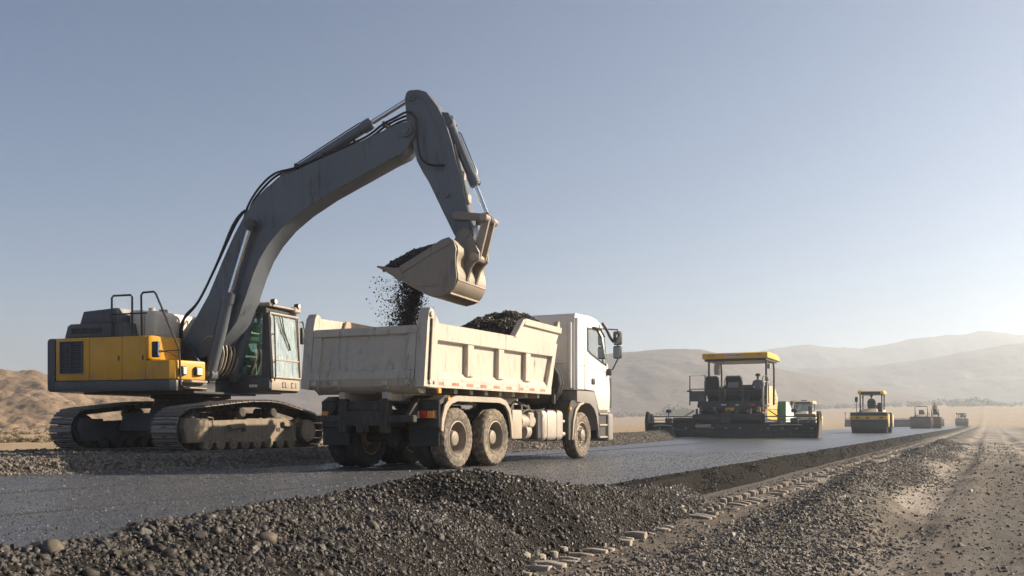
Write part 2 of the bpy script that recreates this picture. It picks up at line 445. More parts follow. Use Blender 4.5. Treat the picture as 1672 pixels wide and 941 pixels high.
# ---- ground sheet
def ground_mat():
    m, nt, p, out = nodes_of('desert_soil')
    tc = N(nt, 'ShaderNodeTexCoord').outputs['Object']
    mp = N(nt, 'ShaderNodeMapping'); mp.inputs['Rotation'].default_value = (0, 0, A_ROAD); mp.inputs['Scale'].default_value = (1, 0.2, 1)
    nt.links.new(tc, mp.inputs[0])
    def attr(nm):
        a = N(nt, 'ShaderNodeAttribute', attribute_name=nm); return a.outputs['Fac']
    big = noise(nt, tc, 0.03, 5, 0.6); mid = noise(nt, tc, 0.5, 6, 0.65); fine = noise(nt, tc, 9, 6, 0.75); grit = noise(nt, tc, 45, 3, 0.7)
    streak = noise(nt, mp.outputs[0], 0.8, 5, 0.65)
    sand = mix(nt, ramp(nt, mid, 0.35, 0.65), (0.29, 0.212, 0.133, 1), (0.39, 0.298, 0.195, 1))
    sand = mix(nt, math_(nt, 'MULTIPLY', ramp(nt, big, 0.45, 0.7), 0.6), sand, (0.27, 0.19, 0.115, 1))
    sand = mix(nt, math_(nt, 'MULTIPLY', ramp(nt, noise(nt, tc, 0.22, 7, 0.75), 0.53, 0.62), 0.55), sand, (0.15, 0.115, 0.07, 1))
    dirt = mix(nt, ramp(nt, fine, 0.3, 0.7), (0.085, 0.073, 0.061, 1), (0.165, 0.141, 0.116, 1))
    dirt = mix(nt, math_(nt, 'MULTIPLY', ramp(nt, mid, 0.5, 0.68), 0.6), dirt, (0.1, 0.085, 0.07, 1))
    pale = mix(nt, ramp(nt, fine, 0.3, 0.7), (0.32, 0.285, 0.245, 1), (0.5, 0.455, 0.395, 1))
    grav = mix(nt, ramp(nt, grit, 0.35, 0.65), (0.05, 0.048, 0.046, 1), (0.17, 0.155, 0.135, 1))
    c = mix(nt, attr('dirt'), sand, dirt)
    pm = math_(nt, 'MULTIPLY', attr('pale'), ramp(nt, streak, 0.38, 0.56))
    c = mix(nt, pm, c, pale)
    gm = math_(nt, 'MULTIPLY', attr('gravel'), ramp(nt, math_(nt, 'ADD', math_(nt, 'MULTIPLY', mid, 0.6), math_(nt, 'MULTIPLY', attr('gravel'), 0.6)), 0.4, 0.75))
    c = mix(nt, gm, c, grav)
    nt.links.new(c, p.inputs['Base Color'])
    p.inputs['Roughness'].default_value = 0.95; p.inputs['Specular IOR Level'].default_value = 0.2
    bump(nt, p, math_(nt, 'ADD', math_(nt, 'MULTIPLY', fine, 0.8), math_(nt, 'ADD', math_(nt, 'MULTIPLY', grit, 0.35), math_(nt, 'MULTIPLY', mid, 1.5))), 0.7, 0.05)
    return m
M['ground'] = ground_mat()
ang = np.radians(np.concatenate([np.arange(-180, -44, 4.0), np.arange(-44, 44, 0.115), np.arange(44, 180.1, 4.0)]))
rad = 2.2*1.0172**np.arange(0, 415)
RR, AA = np.meshgrid(rad, ang, indexing='ij')
GX, GY = RR*np.sin(AA), RR*np.cos(AA)
GZ = ground_h(GX, GY)
gn, gs = to_ns(GX, GY)
wob = (fbm(gn*0.8, gs*0.25, 3, 14)-0.5)*1.2
dirt_m = np.exp(-np.maximum(0, np.abs(gn-0.8)-5.4)**2/0.8)
pale_m = np.maximum(np.maximum(np.exp(-((gn+1.0+wob)/0.75)**2)*0.62, np.exp(-((gn-1.7+wob)/0.6)**2)*0.75*sstep(9, 16, gs)), np.exp(-((gn+3.25)/0.42)**2)*1.0*sstep(12, 22, gs))
pale_m = np.maximum(pale_m, np.exp(-((gn-4.0)/0.3)**2)*0.8*sstep(30, 60, gs))
pale_m = np.maximum(pale_m, sstep(0, 1, (gn+1.8)/0.8)*sstep(4, 3, gn)*sstep(22, 45, gs)*0.75)
grav_m = np.maximum(np.exp(-((gn+2.1+wob*0.5)/0.7)**4), sstep(-3.2, -3.9, gn)*(gn > -17)*0.8)
grav_m = np.maximum(grav_m, 0.9*sstep(-0.9, 0.2, gn)*sstep(4, 3, gn)*sstep(22, 12, gs))
fade = 1-sstep(190, 300, gs)
dirt_m, pale_m, grav_m = dirt_m*fade, pale_m*fade, grav_m*fade
heightfield('ground', GX, GY, GZ, M['ground'], {'dirt': dirt_m, 'pale': pale_m, 'gravel': grav_m}, kind='structure',
            label='dry desert ground with a rutted dirt track beside the new road', cat='ground')

# ---- road
def asphalt_mat():
    m, nt, p, out = nodes_of('fresh_asphalt')
    tc = N(nt, 'ShaderNodeTexCoord').outputs['Object']
    mp = N(nt, 'ShaderNodeMapping'); mp.inputs['Scale'].default_value = (1, 0.06, 1); nt.links.new(tc, mp.inputs[0])
    sx = N(nt, 'ShaderNodeSeparateXYZ'); nt.links.new(tc, sx.inputs[0])
    vo = N(nt, 'ShaderNodeTexVoronoi'); vo.inputs['Scale'].default_value = 42; nt.links.new(tc, vo.inputs['Vector'])
    vo2 = N(nt, 'ShaderNodeTexVoronoi'); vo2.inputs['Scale'].default_value = 110; nt.links.new(tc, vo2.inputs['Vector'])
    big = noise(nt, tc, 0.5, 5, 0.6); lane = noise(nt, mp.outputs[0], 1.3, 5, 0.6); grit = noise(nt, tc, 30, 4, 0.75)
    vs = N(nt, 'ShaderNodeSeparateColor'); nt.links.new(vo.outputs['Color'], vs.inputs[0])
    c = mix(nt, vs.outputs[0], (0.014, 0.017, 0.023, 1), (0.13, 0.138, 0.155, 1))
    c = mix(nt, math_(nt, 'MULTIPLY', ramp(nt, lane, 0.4, 0.7), 0.5), c, (0.035, 0.037, 0.042, 1))
    c = mix(nt, math_(nt, 'MULTIPLY', ramp(nt, big, 0.5, 0.75), 0.35), c, (0.1, 0.095, 0.09, 1))
    # rough dark joints between the laid strips
    seam = None
    for n0, w, k in ((-10.0, 0.17, 1.0), (-7.6, 0.14, 0.85), (-13.2, 0.12, 0.6)):
        d = math_(nt, 'ABSOLUTE', math_(nt, 'ADD', math_(nt, 'ADD', sx.outputs[0], -n0), math_(nt, 'MULTIPLY', math_(nt, 'SUBTRACT', grit, 0.5), 0.25)))
        f = math_(nt, 'MULTIPLY', math_(nt, 'SUBTRACT', 1.0, math_(nt, 'DIVIDE', d, w), True), k*2.0, True)
        if n0 == -7.6:   # this one fades out further up the road
            f = math_(nt, 'MULTIPLY', f, math_(nt, 'SUBTRACT', 1.0, math_(nt, 'DIVIDE', math_(nt, 'SUBTRACT', sx.outputs[1], 8.5), 5.0), True), True)
        seam = f if seam is None else math_(nt, 'MAXIMUM', seam, f)
    c = mix(nt, math_(nt, 'MULTIPLY', seam, 0.85), c, (0.012, 0.012, 0.013, 1))
    nt.links.new(c, p.inputs['Base Color'])
    nt.links.new(math_(nt, 'ADD', 0.25, math_(nt, 'ADD', math_(nt, 'MULTIPLY', seam, 0.45), math_(nt, 'MULTIPLY', lane, 0.16))), p.inputs['Roughness'])
    p.inputs['Specular IOR Level'].default_value = 0.8
    h = math_(nt, 'ADD', math_(nt, 'MULTIPLY', vs.outputs[1], 1.0), math_(nt, 'ADD', math_(nt, 'MULTIPLY', grit, 0.9), math_(nt, 'MULTIPLY', vo2.outputs['Distance'], 0.6)))
    roll = math_(nt, 'SUBTRACT', 1.0, math_(nt, 'DIVIDE', math_(nt, 'SUBTRACT', sx.outputs[1], 12.0), 26.0), True)   # freshly rolled and tighter further along
    bump(nt, p, math_(nt, 'MULTIPLY', h, math_(nt, 'ADD', math_(nt, 'MULTIPLY', roll, 0.85), 0.15)), 0.95, 0.016)
    return m
M['asphalt'] = asphalt_mat()
def base_mat(name, a, b, scale=24, tan=0.35):
    m, nt, p, out = nodes_of(name)
    tc = N(nt, 'ShaderNodeTexCoord').outputs['Object']
    f = noise(nt, tc, scale, 5, 0.75); g = noise(nt, tc, 1.1, 5, 0.6)
    c = mix(nt, ramp(nt, f, 0.35, 0.68), c4(a), c4(b))
    c = mix(nt, math_(nt, 'MULTIPLY', ramp(nt, g, 0.45, 0.75), tan), c, (0.2, 0.155, 0.105, 1))
    nt.links.new(c, p.inputs['Base Color']); p.inputs['Roughness'].default_value = 0.95; p.inputs['Specular IOR Level'].default_value = 0.08
    bump(nt, p, math_(nt, 'ADD', f, math_(nt, 'MULTIPLY', noise(nt, tc, scale*3, 3, 0.7), 0.5)), 1.0, 0.03)
    return m
M['side'] = base_mat('cut_asphalt_edge', (0.006, 0.006, 0.006), (0.03, 0.028, 0.026), 26, 0.05)
M['fines'] = base_mat('dark_gravel_fines', (0.012, 0.012, 0.012), (0.05, 0.047, 0.044), 30, 0.1)
M['bankfines'] = base_mat('grey_gravel_fines', (0.03, 0.03, 0.031), (0.11, 0.102, 0.092), 20)

def road_frame(o):
    o.rotation_euler = (0, 0, -A_ROAD); return o
ss = np.concatenate([np.arange(-8, 60, 0.5), np.geomspace(60, 420, 90)])
edge = -4.42 + (fbm(ss*0.7, ss*0+2, 3, 17)-0.5)*0.10
cols = [np.full(ss.shape, v) for v in (-17.0, -13, -10, -7, -5)] + [edge]
RX = np.stack(cols, 1); RY = np.repeat(ss[:, None], 6, 1); RZ = np.zeros_like(RX); RZ[:, 0] = -0.02
road_frame(heightfield('road', RX, RY, RZ, M['asphalt'], kind='structure', label='freshly laid dark asphalt road with joints between strips', cat='road'))
tt = np.array([0, .12, .3, .5, .7, .88, 1.0, 1.15])
prof_n = np.array([0.0, .03, .06, .10, .14, .19, .26, .5]); prof_z = np.array([0.0, -.02, -.1, -.19, -.27, -.34, -.385, -.43])
SX = edge[:, None] + prof_n[None, :] + (fbm(ss[:, None]*2.2+tt[None, :]*0, tt[None, :]*3+ss[:, None]*0, 3, 19)-0.5)*0.09*np.minimum(1, tt*4)[None, :]
SZ = np.repeat(prof_z[None, :], len(ss), 0); SY = np.repeat(ss[:, None], len(tt), 1)
road_frame(heightfield('road_edge', SX, SY, SZ, M['side'], kind='structure', label='crumbly dark sloping edge of the asphalt layer', cat='road edge'))

# ---- heap and platform bodies
gx, gy = np.meshgrid(np.arange(-6.2, 3.6, 0.06), np.arange(1.6, 15.5, 0.06))
hz = heap_h(gx, gy)
hz = np.where(to_ns(gx, gy)[0] < -4.2, np.maximum(hz, -0.05), np.maximum(hz, LOW-0.06))
heightfield('gravel_heap', gx, gy, hz, M['fines'], kind='stuff', label='dark crushed stone heaped along the near edge of the asphalt', cat='gravel heap')
gx, gy = np.meshgrid(np.arange(-34, 11, 0.16), np.arange(5, 60, 0.16))
bz = bank_h(gx, gy)
heightfield('gravel_platform', gx, gy, bz, M['bankfines'], kind='stuff', label='raised bed of dark gravel carrying the excavator', cat='gravel bed')

# ---- stones
def hull_stone(k, seed):
    r = random.Random(seed); bm = bmesh.new()
    for i in range(k):
        v = Vector((r.gauss(0, 1), r.gauss(0, 1), r.gauss(0, 1))).normalized()*r.uniform(0.8, 1.0)
        bm.verts.new((v.x, v.y*r.uniform(.75, 1), v.z*0.72))
    res = bmesh.ops.convex_hull(bm, input=bm.verts)
    bmesh.ops.delete(bm, geom=[v for v in bm.verts if not v.link_faces], context='VERTS')
    bmesh.ops.triangulate(bm, faces=bm.faces); bm.verts.index_update()
    v = np.array([x.co[:] for x in bm.verts]); f = np.array([[w.index for w in fa.verts] for fa in bm.faces]); bm.free()
    return v, f
TEMPL = [hull_stone(9 + i % 6, 100+i) for i in range(14)]
ROUND = [hull_stone(14 + i % 9, 300+i) for i in range(12)]
def scatter(name, P, size, mat, templ=TEMPL, sink=0.0, smooth=False, **tags):
    """one stone per point of P (N,3); every stone turned at random"""
    n = len(P); which = rng.integers(0, len(templ), n); vs, fs = [], []; off = 0
    q = rng.normal(size=(n, 4)); q /= np.linalg.norm(q, axis=1)[:, None]
    w, x, y, z = q.T
    Rm = np.stack([1-2*(y*y+z*z), 2*(x*y-z*w), 2*(x*z+y*w), 2*(x*y+z*w), 1-2*(x*x+z*z), 2*(y*z-x*w), 2*(x*z-y*w), 2*(y*z+x*w), 1-2*(x*x+y*y)], 1).reshape(n, 3, 3)
    sc = size[:, None]*rng.uniform(0.75, 1.25, (n, 3))
    for k, (tv, tf) in enumerate(templ):
        i = np.where(which == k)[0]
        if not len(i): continue
        loc = tv[None]*sc[i][:, None, :]
        v = np.einsum('nij,nvj->nvi', Rm[i], loc) + P[i][:, None, :]
        v[:, :, 2] -= (sink*size[i])[:, None]
        vs.append(v.reshape(-1, 3)); fs.append((tf[None] + (np.arange(len(i))*len(tv))[:, None, None] + off).reshape(-1, 3)); off += len(i)*len(tv)
    return raw_mesh(name, np.concatenate(vs).astype(np.float32), np.concatenate(fs), mat, None, smooth, **tags)
def sizes(n, med, sig, lo, hi): return np.clip(med*np.exp(rng.normal(0, sig, n)), lo, hi)

# stones of the near heap
n = 210000
x = rng.uniform(-6, 3.4, n); y = rng.uniform(2.4, 15, n)
h = heap_h(x, y); g = np.where(to_ns(x, y)[0] < -4.25, 0.0, LOW)
keep = (h > g - 0.015) & (np.abs(x) < 0.6*y+0.6)
x, y, h, g = x[keep], y[keep], h[keep], g[keep]
sz = sizes(len(x), 0.0126, 0.5, 0.006, 0.044)*(1+0.25*sstep(-0.3, -2.5, x))
P_ = np.stack([x, y, np.maximum(h, g)], 1); rd = rng.random(len(x)) < 0.5
scatter('heap_stones', P_[~rd], sz[~rd]*0.95, M['heapstone'], ROUND, kind='stuff', label='loose dark crushed stones covering the roadside heap', cat='gravel')
scatter('heap_pebbles', P_[rd], sz[rd]*1.08, M['heapstone'], ROUND, smooth=True, kind='stuff', label='rounded dark pebbles mixed through the roadside heap', cat='gravel')
print('heap stones', len(x))
# crumbs spilled on the asphalt beside the heap
n = 9000
x = rng.uniform(-5.5, 1.6, n); y = rng.uniform(3.5, 13, n); d = heap_h(x, y)
keep = (d < 0.01) & (rng.random(n) < np.exp(d*9)) & (to_ns(x, y)[0] < -4.5)
x, y = x[keep], y[keep]
scatter('spilled_stones', np.stack([x, y, np.zeros(len(x))+.004], 1), sizes(len(x), 0.010, 0.45, 0.004, 0.025), M['heapstone'], kind='stuff', label='stray stones spilled from the heap onto the asphalt', cat='gravel')
# coarse aggregate standing proud of the near asphalt, and crumbs on its broken edge
n = 90000
s_ = 4.0*(26/4.0)**rng.random(n); nn = -13.5 + 9.0*rng.random(n); x, y = from_ns(nn, s_)
keep = (np.abs(x) < 0.56*y+0.3) & (y > 4.2) & (road_side(x, y) < 0.1) & (rng.random(n) < 0.35+0.8*fbm(nn*1.2, s_*0.25, 3, 71))
x, y = x[keep], y[keep]
M['chip'] = stone_mat('asphalt_aggregate', (0.02, 0.021, 0.024), (0.09, 0.095, 0.105), (0.13, 0.125, 0.12), 0.05, 0.5, spec=0.45)
scatter('asphalt_grit', np.stack([x, y, np.zeros(len(x))-.001], 1), sizes(len(x), 0.006, 0.38, 0.003, 0.0115)*(1+np.hypot(x, y)/40), M['chip'], kind='stuff', label='coarse glinting grit in the surface of the near asphalt', cat='grit')
print('grit', len(x))
n = 42000
s_ = 7*(75/7)**rng.random(n); t_ = rng.random(n)**1.0; ee = np.interp(s_, ss, edge)
x, y = from_ns(ee + np.interp(t_, tt/1.15, prof_n)*0.9 + rng.normal(0, .012, n), s_); z = np.interp(t_, tt/1.15, prof_z)
M['crumb'] = stone_mat('asphalt_crumb', (0.006, 0.006, 0.006), (0.03, 0.028, 0.026), (0.08, 0.068, 0.055), 0.05)
scatter('edge_crumbs', np.stack([x, y, z], 1), sizes(n, 0.009, 0.45, 0.004, 0.022)*(1+s_/60), M['crumb'], kind='stuff', label='dark crumbs clinging to the broken asphalt edge', cat='gravel')
# gravel strip between tread rows and dirt track, plus thin cover on the track
def strip(n0, n1, s0, s1, num, med, fn, name, label):
    s = s0*(s1/s0)**rng.random(num) if s0 > 0 else rng.uniform(s0, s1, num)
    nn = rng.uniform(n0, n1, num); x, y = from_ns(nn, s)
    keep = rng.random(num) < fn(nn, s); x, y, s = x[keep], y[keep], s[keep]
    z = ground_h(x, y)
    sz = sizes(len(x), med, 0.45, med*0.4, med*3)*(1+s/45)
    scatter(name, np.stack([x, y, z], 1), sz, M['bankstone'], kind='stuff', label=label, cat='gravel')
    print(name, len(x))
strip(-3.75, 1.0, 5.5, 60, 125000, 0.0135, lambda n, s: np.exp(-((n+2.15+0.3*np.sin(s*0.5))/0.86)**4)*np.where(n < -2.75, np.where(s > 11.3, .22, .6), 1.0)+0.05, 'strip_stones', 'grey crushed stone strip between the tread marks and the dirt track')
strip(-1.6, 4.5, 6.5, 50, 55000, 0.0092, lambda n, s: 0.10+0.8*np.clip(fbm(n*0.7, s*0.35, 3, 88)*3.4-1.6, 0, 1)*sstep(22, 12, s), 'track_stones', 'sparse small stones trodden into the dirt track')
strip(-4.0, -3.0, 6.5, 70, 9000, 0.011, lambda n, s: np.where((n > -3.62) & (s > 11), 0.12, 0.65), 'edge_stones', 'small stones fallen at the foot of the asphalt edge')
# stones of the platform
n = 120000
s = 14*(55/14)**rng.random(n); t = rng.random(n)
ex = np.interp(s, [b for a, b in BANK], [a for a, b in BANK])
x = ex + 0.35 - rng.exponential(1.3, n)*np.where(rng.random(n) < .7, 0.45, 2.2); y = s + rng.normal(0, .2, n)
x = np.where(rng.random(n) < .35, rng.uniform(-13, -2, n), x)
e = road_side(x, y); zz = bank_h(x, y)
keep = (zz > -0.09) & (np.abs(x) < 0.6*y) & (rng.random(n) < np.where(e > -0.05, 1, np.exp(e*9)))
x, y, zz = x[keep], y[keep], zz[keep]
scatter('platform_stones', np.stack([x, y, np.maximum(zz, 0)], 1), sizes(len(x), 0.024, 0.45, 0.01, 0.07), M['bankstone'], kind='stuff', label='loose grey stones over the gravel bed by the excavator', cat='gravel')
print('platform stones', len(x))

# ---- single stones one can point to
def boulder(x, y, r, label, seed, sink=0.8, z=None):
    bm = B(); bmesh.ops.create_icosphere(bm, subdivisions=3, radius=1)
    q = random.Random(seed); sx, sy, szz = q.uniform(.9, 1.15), q.uniform(.85, 1.05), q.uniform(.75, .95)
    for v in bm.verts:
        c = v.co
        k = 1 + 0.24*(float(fbm(np.array(c.x*1.4+seed), np.array(c.y*1.4+c.z*1.1), 3, seed))-0.5)*2
        v.co = Vector((c.x*sx, c.y*sy, c.z*szz))*k*r
    zz = float(max(heap_h(np.array(x), np.array(y)), LOW if to_ns(x, y)[0] > -4.2 else 0))
    o = obj('stone', bm, M['pale_stone'], smooth=70)
    o.location = (x, y, zz + r*(1-sink)*0.55)
    tag(o, label, 'stone', 'large stones on the gravel heap')
boulder(-2.42, 5.15, .062, 'fist-sized dusty brown stone at the bottom left foot of the gravel heap', 1)
boulder(-1.86, 7.8, .055, 'rounded dusty stone on the heap below the excavator track', 2)
boulder(-.84, 8.75, .05, 'rounded dusty stone near the top of the gravel heap', 3)
boulder(-2.05, 7.6, .04, 'small dusty brown stone on the left shoulder of the gravel heap', 4)
boulder(-1.5, 8.05, .045, 'dusty oval stone on the middle of the heap crest', 5)
boulder(-1.55, 6.2, .058, 'dusty round stone low on the left slope of the gravel heap', 6)
boulder(-.98, 6.9, .05, 'dusty round stone low in the middle of the gravel heap', 7)

# ---- pale tread blocks left in a row on the verge
def tread_proto():
    r = thing('tread_block', 'x', 'mud block')
    bm = B(); box(bm, -.055, .26, -.05, .05, -.05, .038, .014, 2)
    bmesh.ops.subdivide_edges(bm, edges=bm.edges, cuts=1, use_grid_fill=True)
    for v in bm.verts: v.co += Vector((0.006*math.sin(v.co.y*41+v.co.z*60), 0.010*math.sin(v.co.x*17)+.004*math.sin(v.co.x*71+v.co.z*40), 0.008*math.sin(v.co.x*23+v.co.y*9)+.006*math.sin(v.co.x*63+v.co.y*80)))
    obj('bar', bm, M['mudblock'], r, smooth=40)
    bm = B(); prism(bm, [(.058*math.cos(t*PI/5+.2), .055*math.sin(t*PI/5+.2)) for t in range(10)], -.05, .10, 'z', .014, 2)
    for v in bm.verts: v.co += Vector((.005*math.sin(v.co.z*60+v.co.y*50)-.135, .005*math.sin(v.co.x*80+v.co.z*31), .006*math.sin(v.co.x*70+v.co.y*50)))
    obj('knob', bm, M['mudblock'], r, smooth=40)
    return r
tp = tread_proto(); first = True; sN = 6.9; i = 0
while sN < 62 and i < 190:
    gap = 0.235 if sN < 11 else 0.3
    if not (10.7 < sN < 11.6 or rnd.random() < .04):
        x, y = from_ns(-3.34 + rnd.uniform(-.025, .025) + (0.0 if sN < 11 else .07), sN)
        o = tp if first else copy_tree(tp); first = False
        o.location = (x, y, float(ground_h(np.array(x), np.array(y))) + rnd.uniform(-.012, .02) - (0 if sN < 11 else .012))
        o.rotation_euler = (rnd.uniform(-.08, .08), rnd.uniform(-.1, .1), -A_ROAD + rnd.uniform(-.15, .15) - (0 if sN < 11 else .35))
        k = rnd.uniform(.62, .95); o.scale = (k*(1 if sN < 11 else 1.3), k, k)
        if sN < 11: tag(o, 'pale dried-mud block in the short row at the foot of the near gravel heap', 'mud block', 'mud blocks in the near row')
        else: tag(o, 'pale dried-mud tread ridge in the long row beside the asphalt edge', 'mud ridge', 'tread ridges along the asphalt edge')
        i += 1
    sN += gap

# ================================================================== people
def person(label, loc, phi, shirt, trousers, cap, sit=True, scale=1.0, lean=0.0, group=None, arm=(0.33, 0.25)):
    """one continuous body grown from a skeleton; hip joint at the root's origin"""
    r = thing('person', label, 'person', loc, heading(phi), group)
    ax, az = arm
    J = {'pelvis': (0, 0, .08, .135), 'belly': (.01, 0, .26, .13), 'chest': (.02+lean, 0, .44, .15), 'neck': (.03+lean, 0, .6, .058),
         'jaw': (.06+lean, 0, .67, .07), 'head': (.045+lean, 0, .76, .098), 'crown': (.035+lean, 0, .84, .07), 'nose': (.15+lean, 0, .735, .016)}
    E_ = [('pelvis', 'belly'), ('belly', 'chest'), ('chest', 'neck'), ('neck', 'jaw'), ('jaw', 'head'), ('head', 'crown'), ('head', 'nose')]
    for sd, q in ((1, 'l'), (-1, 'r')):
        J['sh'+q] = (.02+lean, .185*sd, .52, .068); J['el'+q] = (.11+lean*.5, .26*sd, .28, .05); J['wr'+q] = (ax, .2*sd, az, .034); J['hd'+q] = (ax+.08, .18*sd, az+.015, .036)
        for k, (dx, dy) in enumerate(((.155, .03), (.17, .01), (.168, -.012), (.15, -.032))):
            J['f%d' % k+q] = (ax+dx, .18*sd+dy*sd, az-.01, .0095); E_.append(('hd'+q, 'f%d' % k+q))
        J['th'+q] = (ax+.1, .125*sd, az+.03, .011); E_.append(('wr'+q, 'th'+q))
        if sit: legs = ((.06, .1*sd, .05, .1), (.46, .15*sd, .09, .07), (.5, .15*sd, -.3, .05), (.52, .15*sd, -.38, .045), (.66, .16*sd, -.4, .035))
        else: legs = ((.0, .1*sd, 0, .1), (.03, .12*sd, -.42, .07), (0, .13*sd, -.78, .05), (.0, .13*sd, -.86, .045), (.15, .14*sd, -.88, .035))
        for k, v in enumerate(legs): J['lg%d' % k+q] = v
        E_ += [('chest', 'sh'+q), ('sh'+q, 'el'+q), ('el'+q, 'wr'+q), ('wr'+q, 'hd'+q), ('pelvis', 'lg0'+q)] + [('lg%d' % k+q, 'lg%d' % (k+1)+q) for k in range(4)]
    names = list(J); me = bpy.data.meshes.new('body')
    me.from_pydata([J[k][:3] for k in names], [(names.index(a), names.index(b)) for a, b in E_], [])
    tmp = bpy.data.objects.new('body_skeleton', me); link(tmp)
    tmp.modifiers.new('s', 'SKIN'); tmp.modifiers.new('u', 'SUBSURF').levels = 2
    for k, sv in zip(names, me.skin_vertices[0].data): sv.radius = (J[k][3], J[k][3]); sv.use_root = (k == 'pelvis')
    bpy.context.view_layer.update()
    dg = bpy.context.evaluated_depsgraph_get(); ev = tmp.evaluated_get(dg)
    bm = B(); bm.from_mesh(ev.to_mesh()); ev.to_mesh_clear(); bpy.data.objects.remove(tmp)
    for f in bm.faces:
        c = f.calc_center_median()
        if c.z > .6: f.material_index = 0
        elif c.x > ax-.01 and abs(c.z-az) < .09 and abs(c.y) > .08: f.material_index = 0
        elif c.z < .14 and (c.x < ax or c.z < .13): f.material_index = 2
        else: f.material_index = 1
    obj('body', bm, None, r, mats=[M['skin'], shirt, trousers], smooth=180)
    bm = B(); lathe(bm, [(.118, 0), (.115, .05), (.09, .1), (.04, .125), (.0001, .13)], (.035+lean, 0, .79), 18, 'z')
    box(bm, .1+lean, .2+lean, -.07, .07, .79, .803, .005); obj('cap', bm, cap, r)
    r.scale = (scale,)*3
    return r

# ================================================================== excavator
ex = thing('excavator', 'large yellow and grey crawler excavator tipping a full bucket over the truck', 'excavator', (-6.94, 21.2, 0.2))
RT = Matrix.Rotation(heading(30), 4, 'Z'); RH = Matrix.Rotation(heading(109), 4, 'Z')
def hp(name, bm, m, parent=None, **k): return obj(name, bm, m, parent or ex, M=RH, **k)
def tpart(name, bm, m, parent=None, **k): return obj(name, bm, m, parent or ex, M=RT, **k)

def arc(cx, cz, r, a0, a1, n):
    return [(cx + r*math.cos(math.radians(a0+(a1-a0)*i/n)), cz + r*math.sin(math.radians(a0+(a1-a0)*i/n))) for i in range(n+1)]
path = [(1.62, .05), (-1.62, .05)] + arc(-1.64, .455, .405, 265, 100, 14) + [(-.5, .985), (-.1, 1.02), (.45, 1.03), (.8, 1.0)] + arc(1.70, .42, .37, 80, -85, 14)
def resample(pts, pitch):
    P = [Vector((a, b)) for a, b in pts]; P.append(P[0]); L = [0]
    for a, b in zip(P, P[1:]): L.append(L[-1] + (b-a).length)
    n = round(L[-1]/pitch); out = []
    for i in range(n):
        d = (i+.5)*L[-1]/n; k = max(j for j in range(len(L)) if L[j] <= d); k = min(k, len(P)-2)
        a, b = P[k], P[k+1]; out.append((a + (b-a)*((d-L[k])/max(1e-6, (b-a).length)), (b-a).normalized()))
    return out
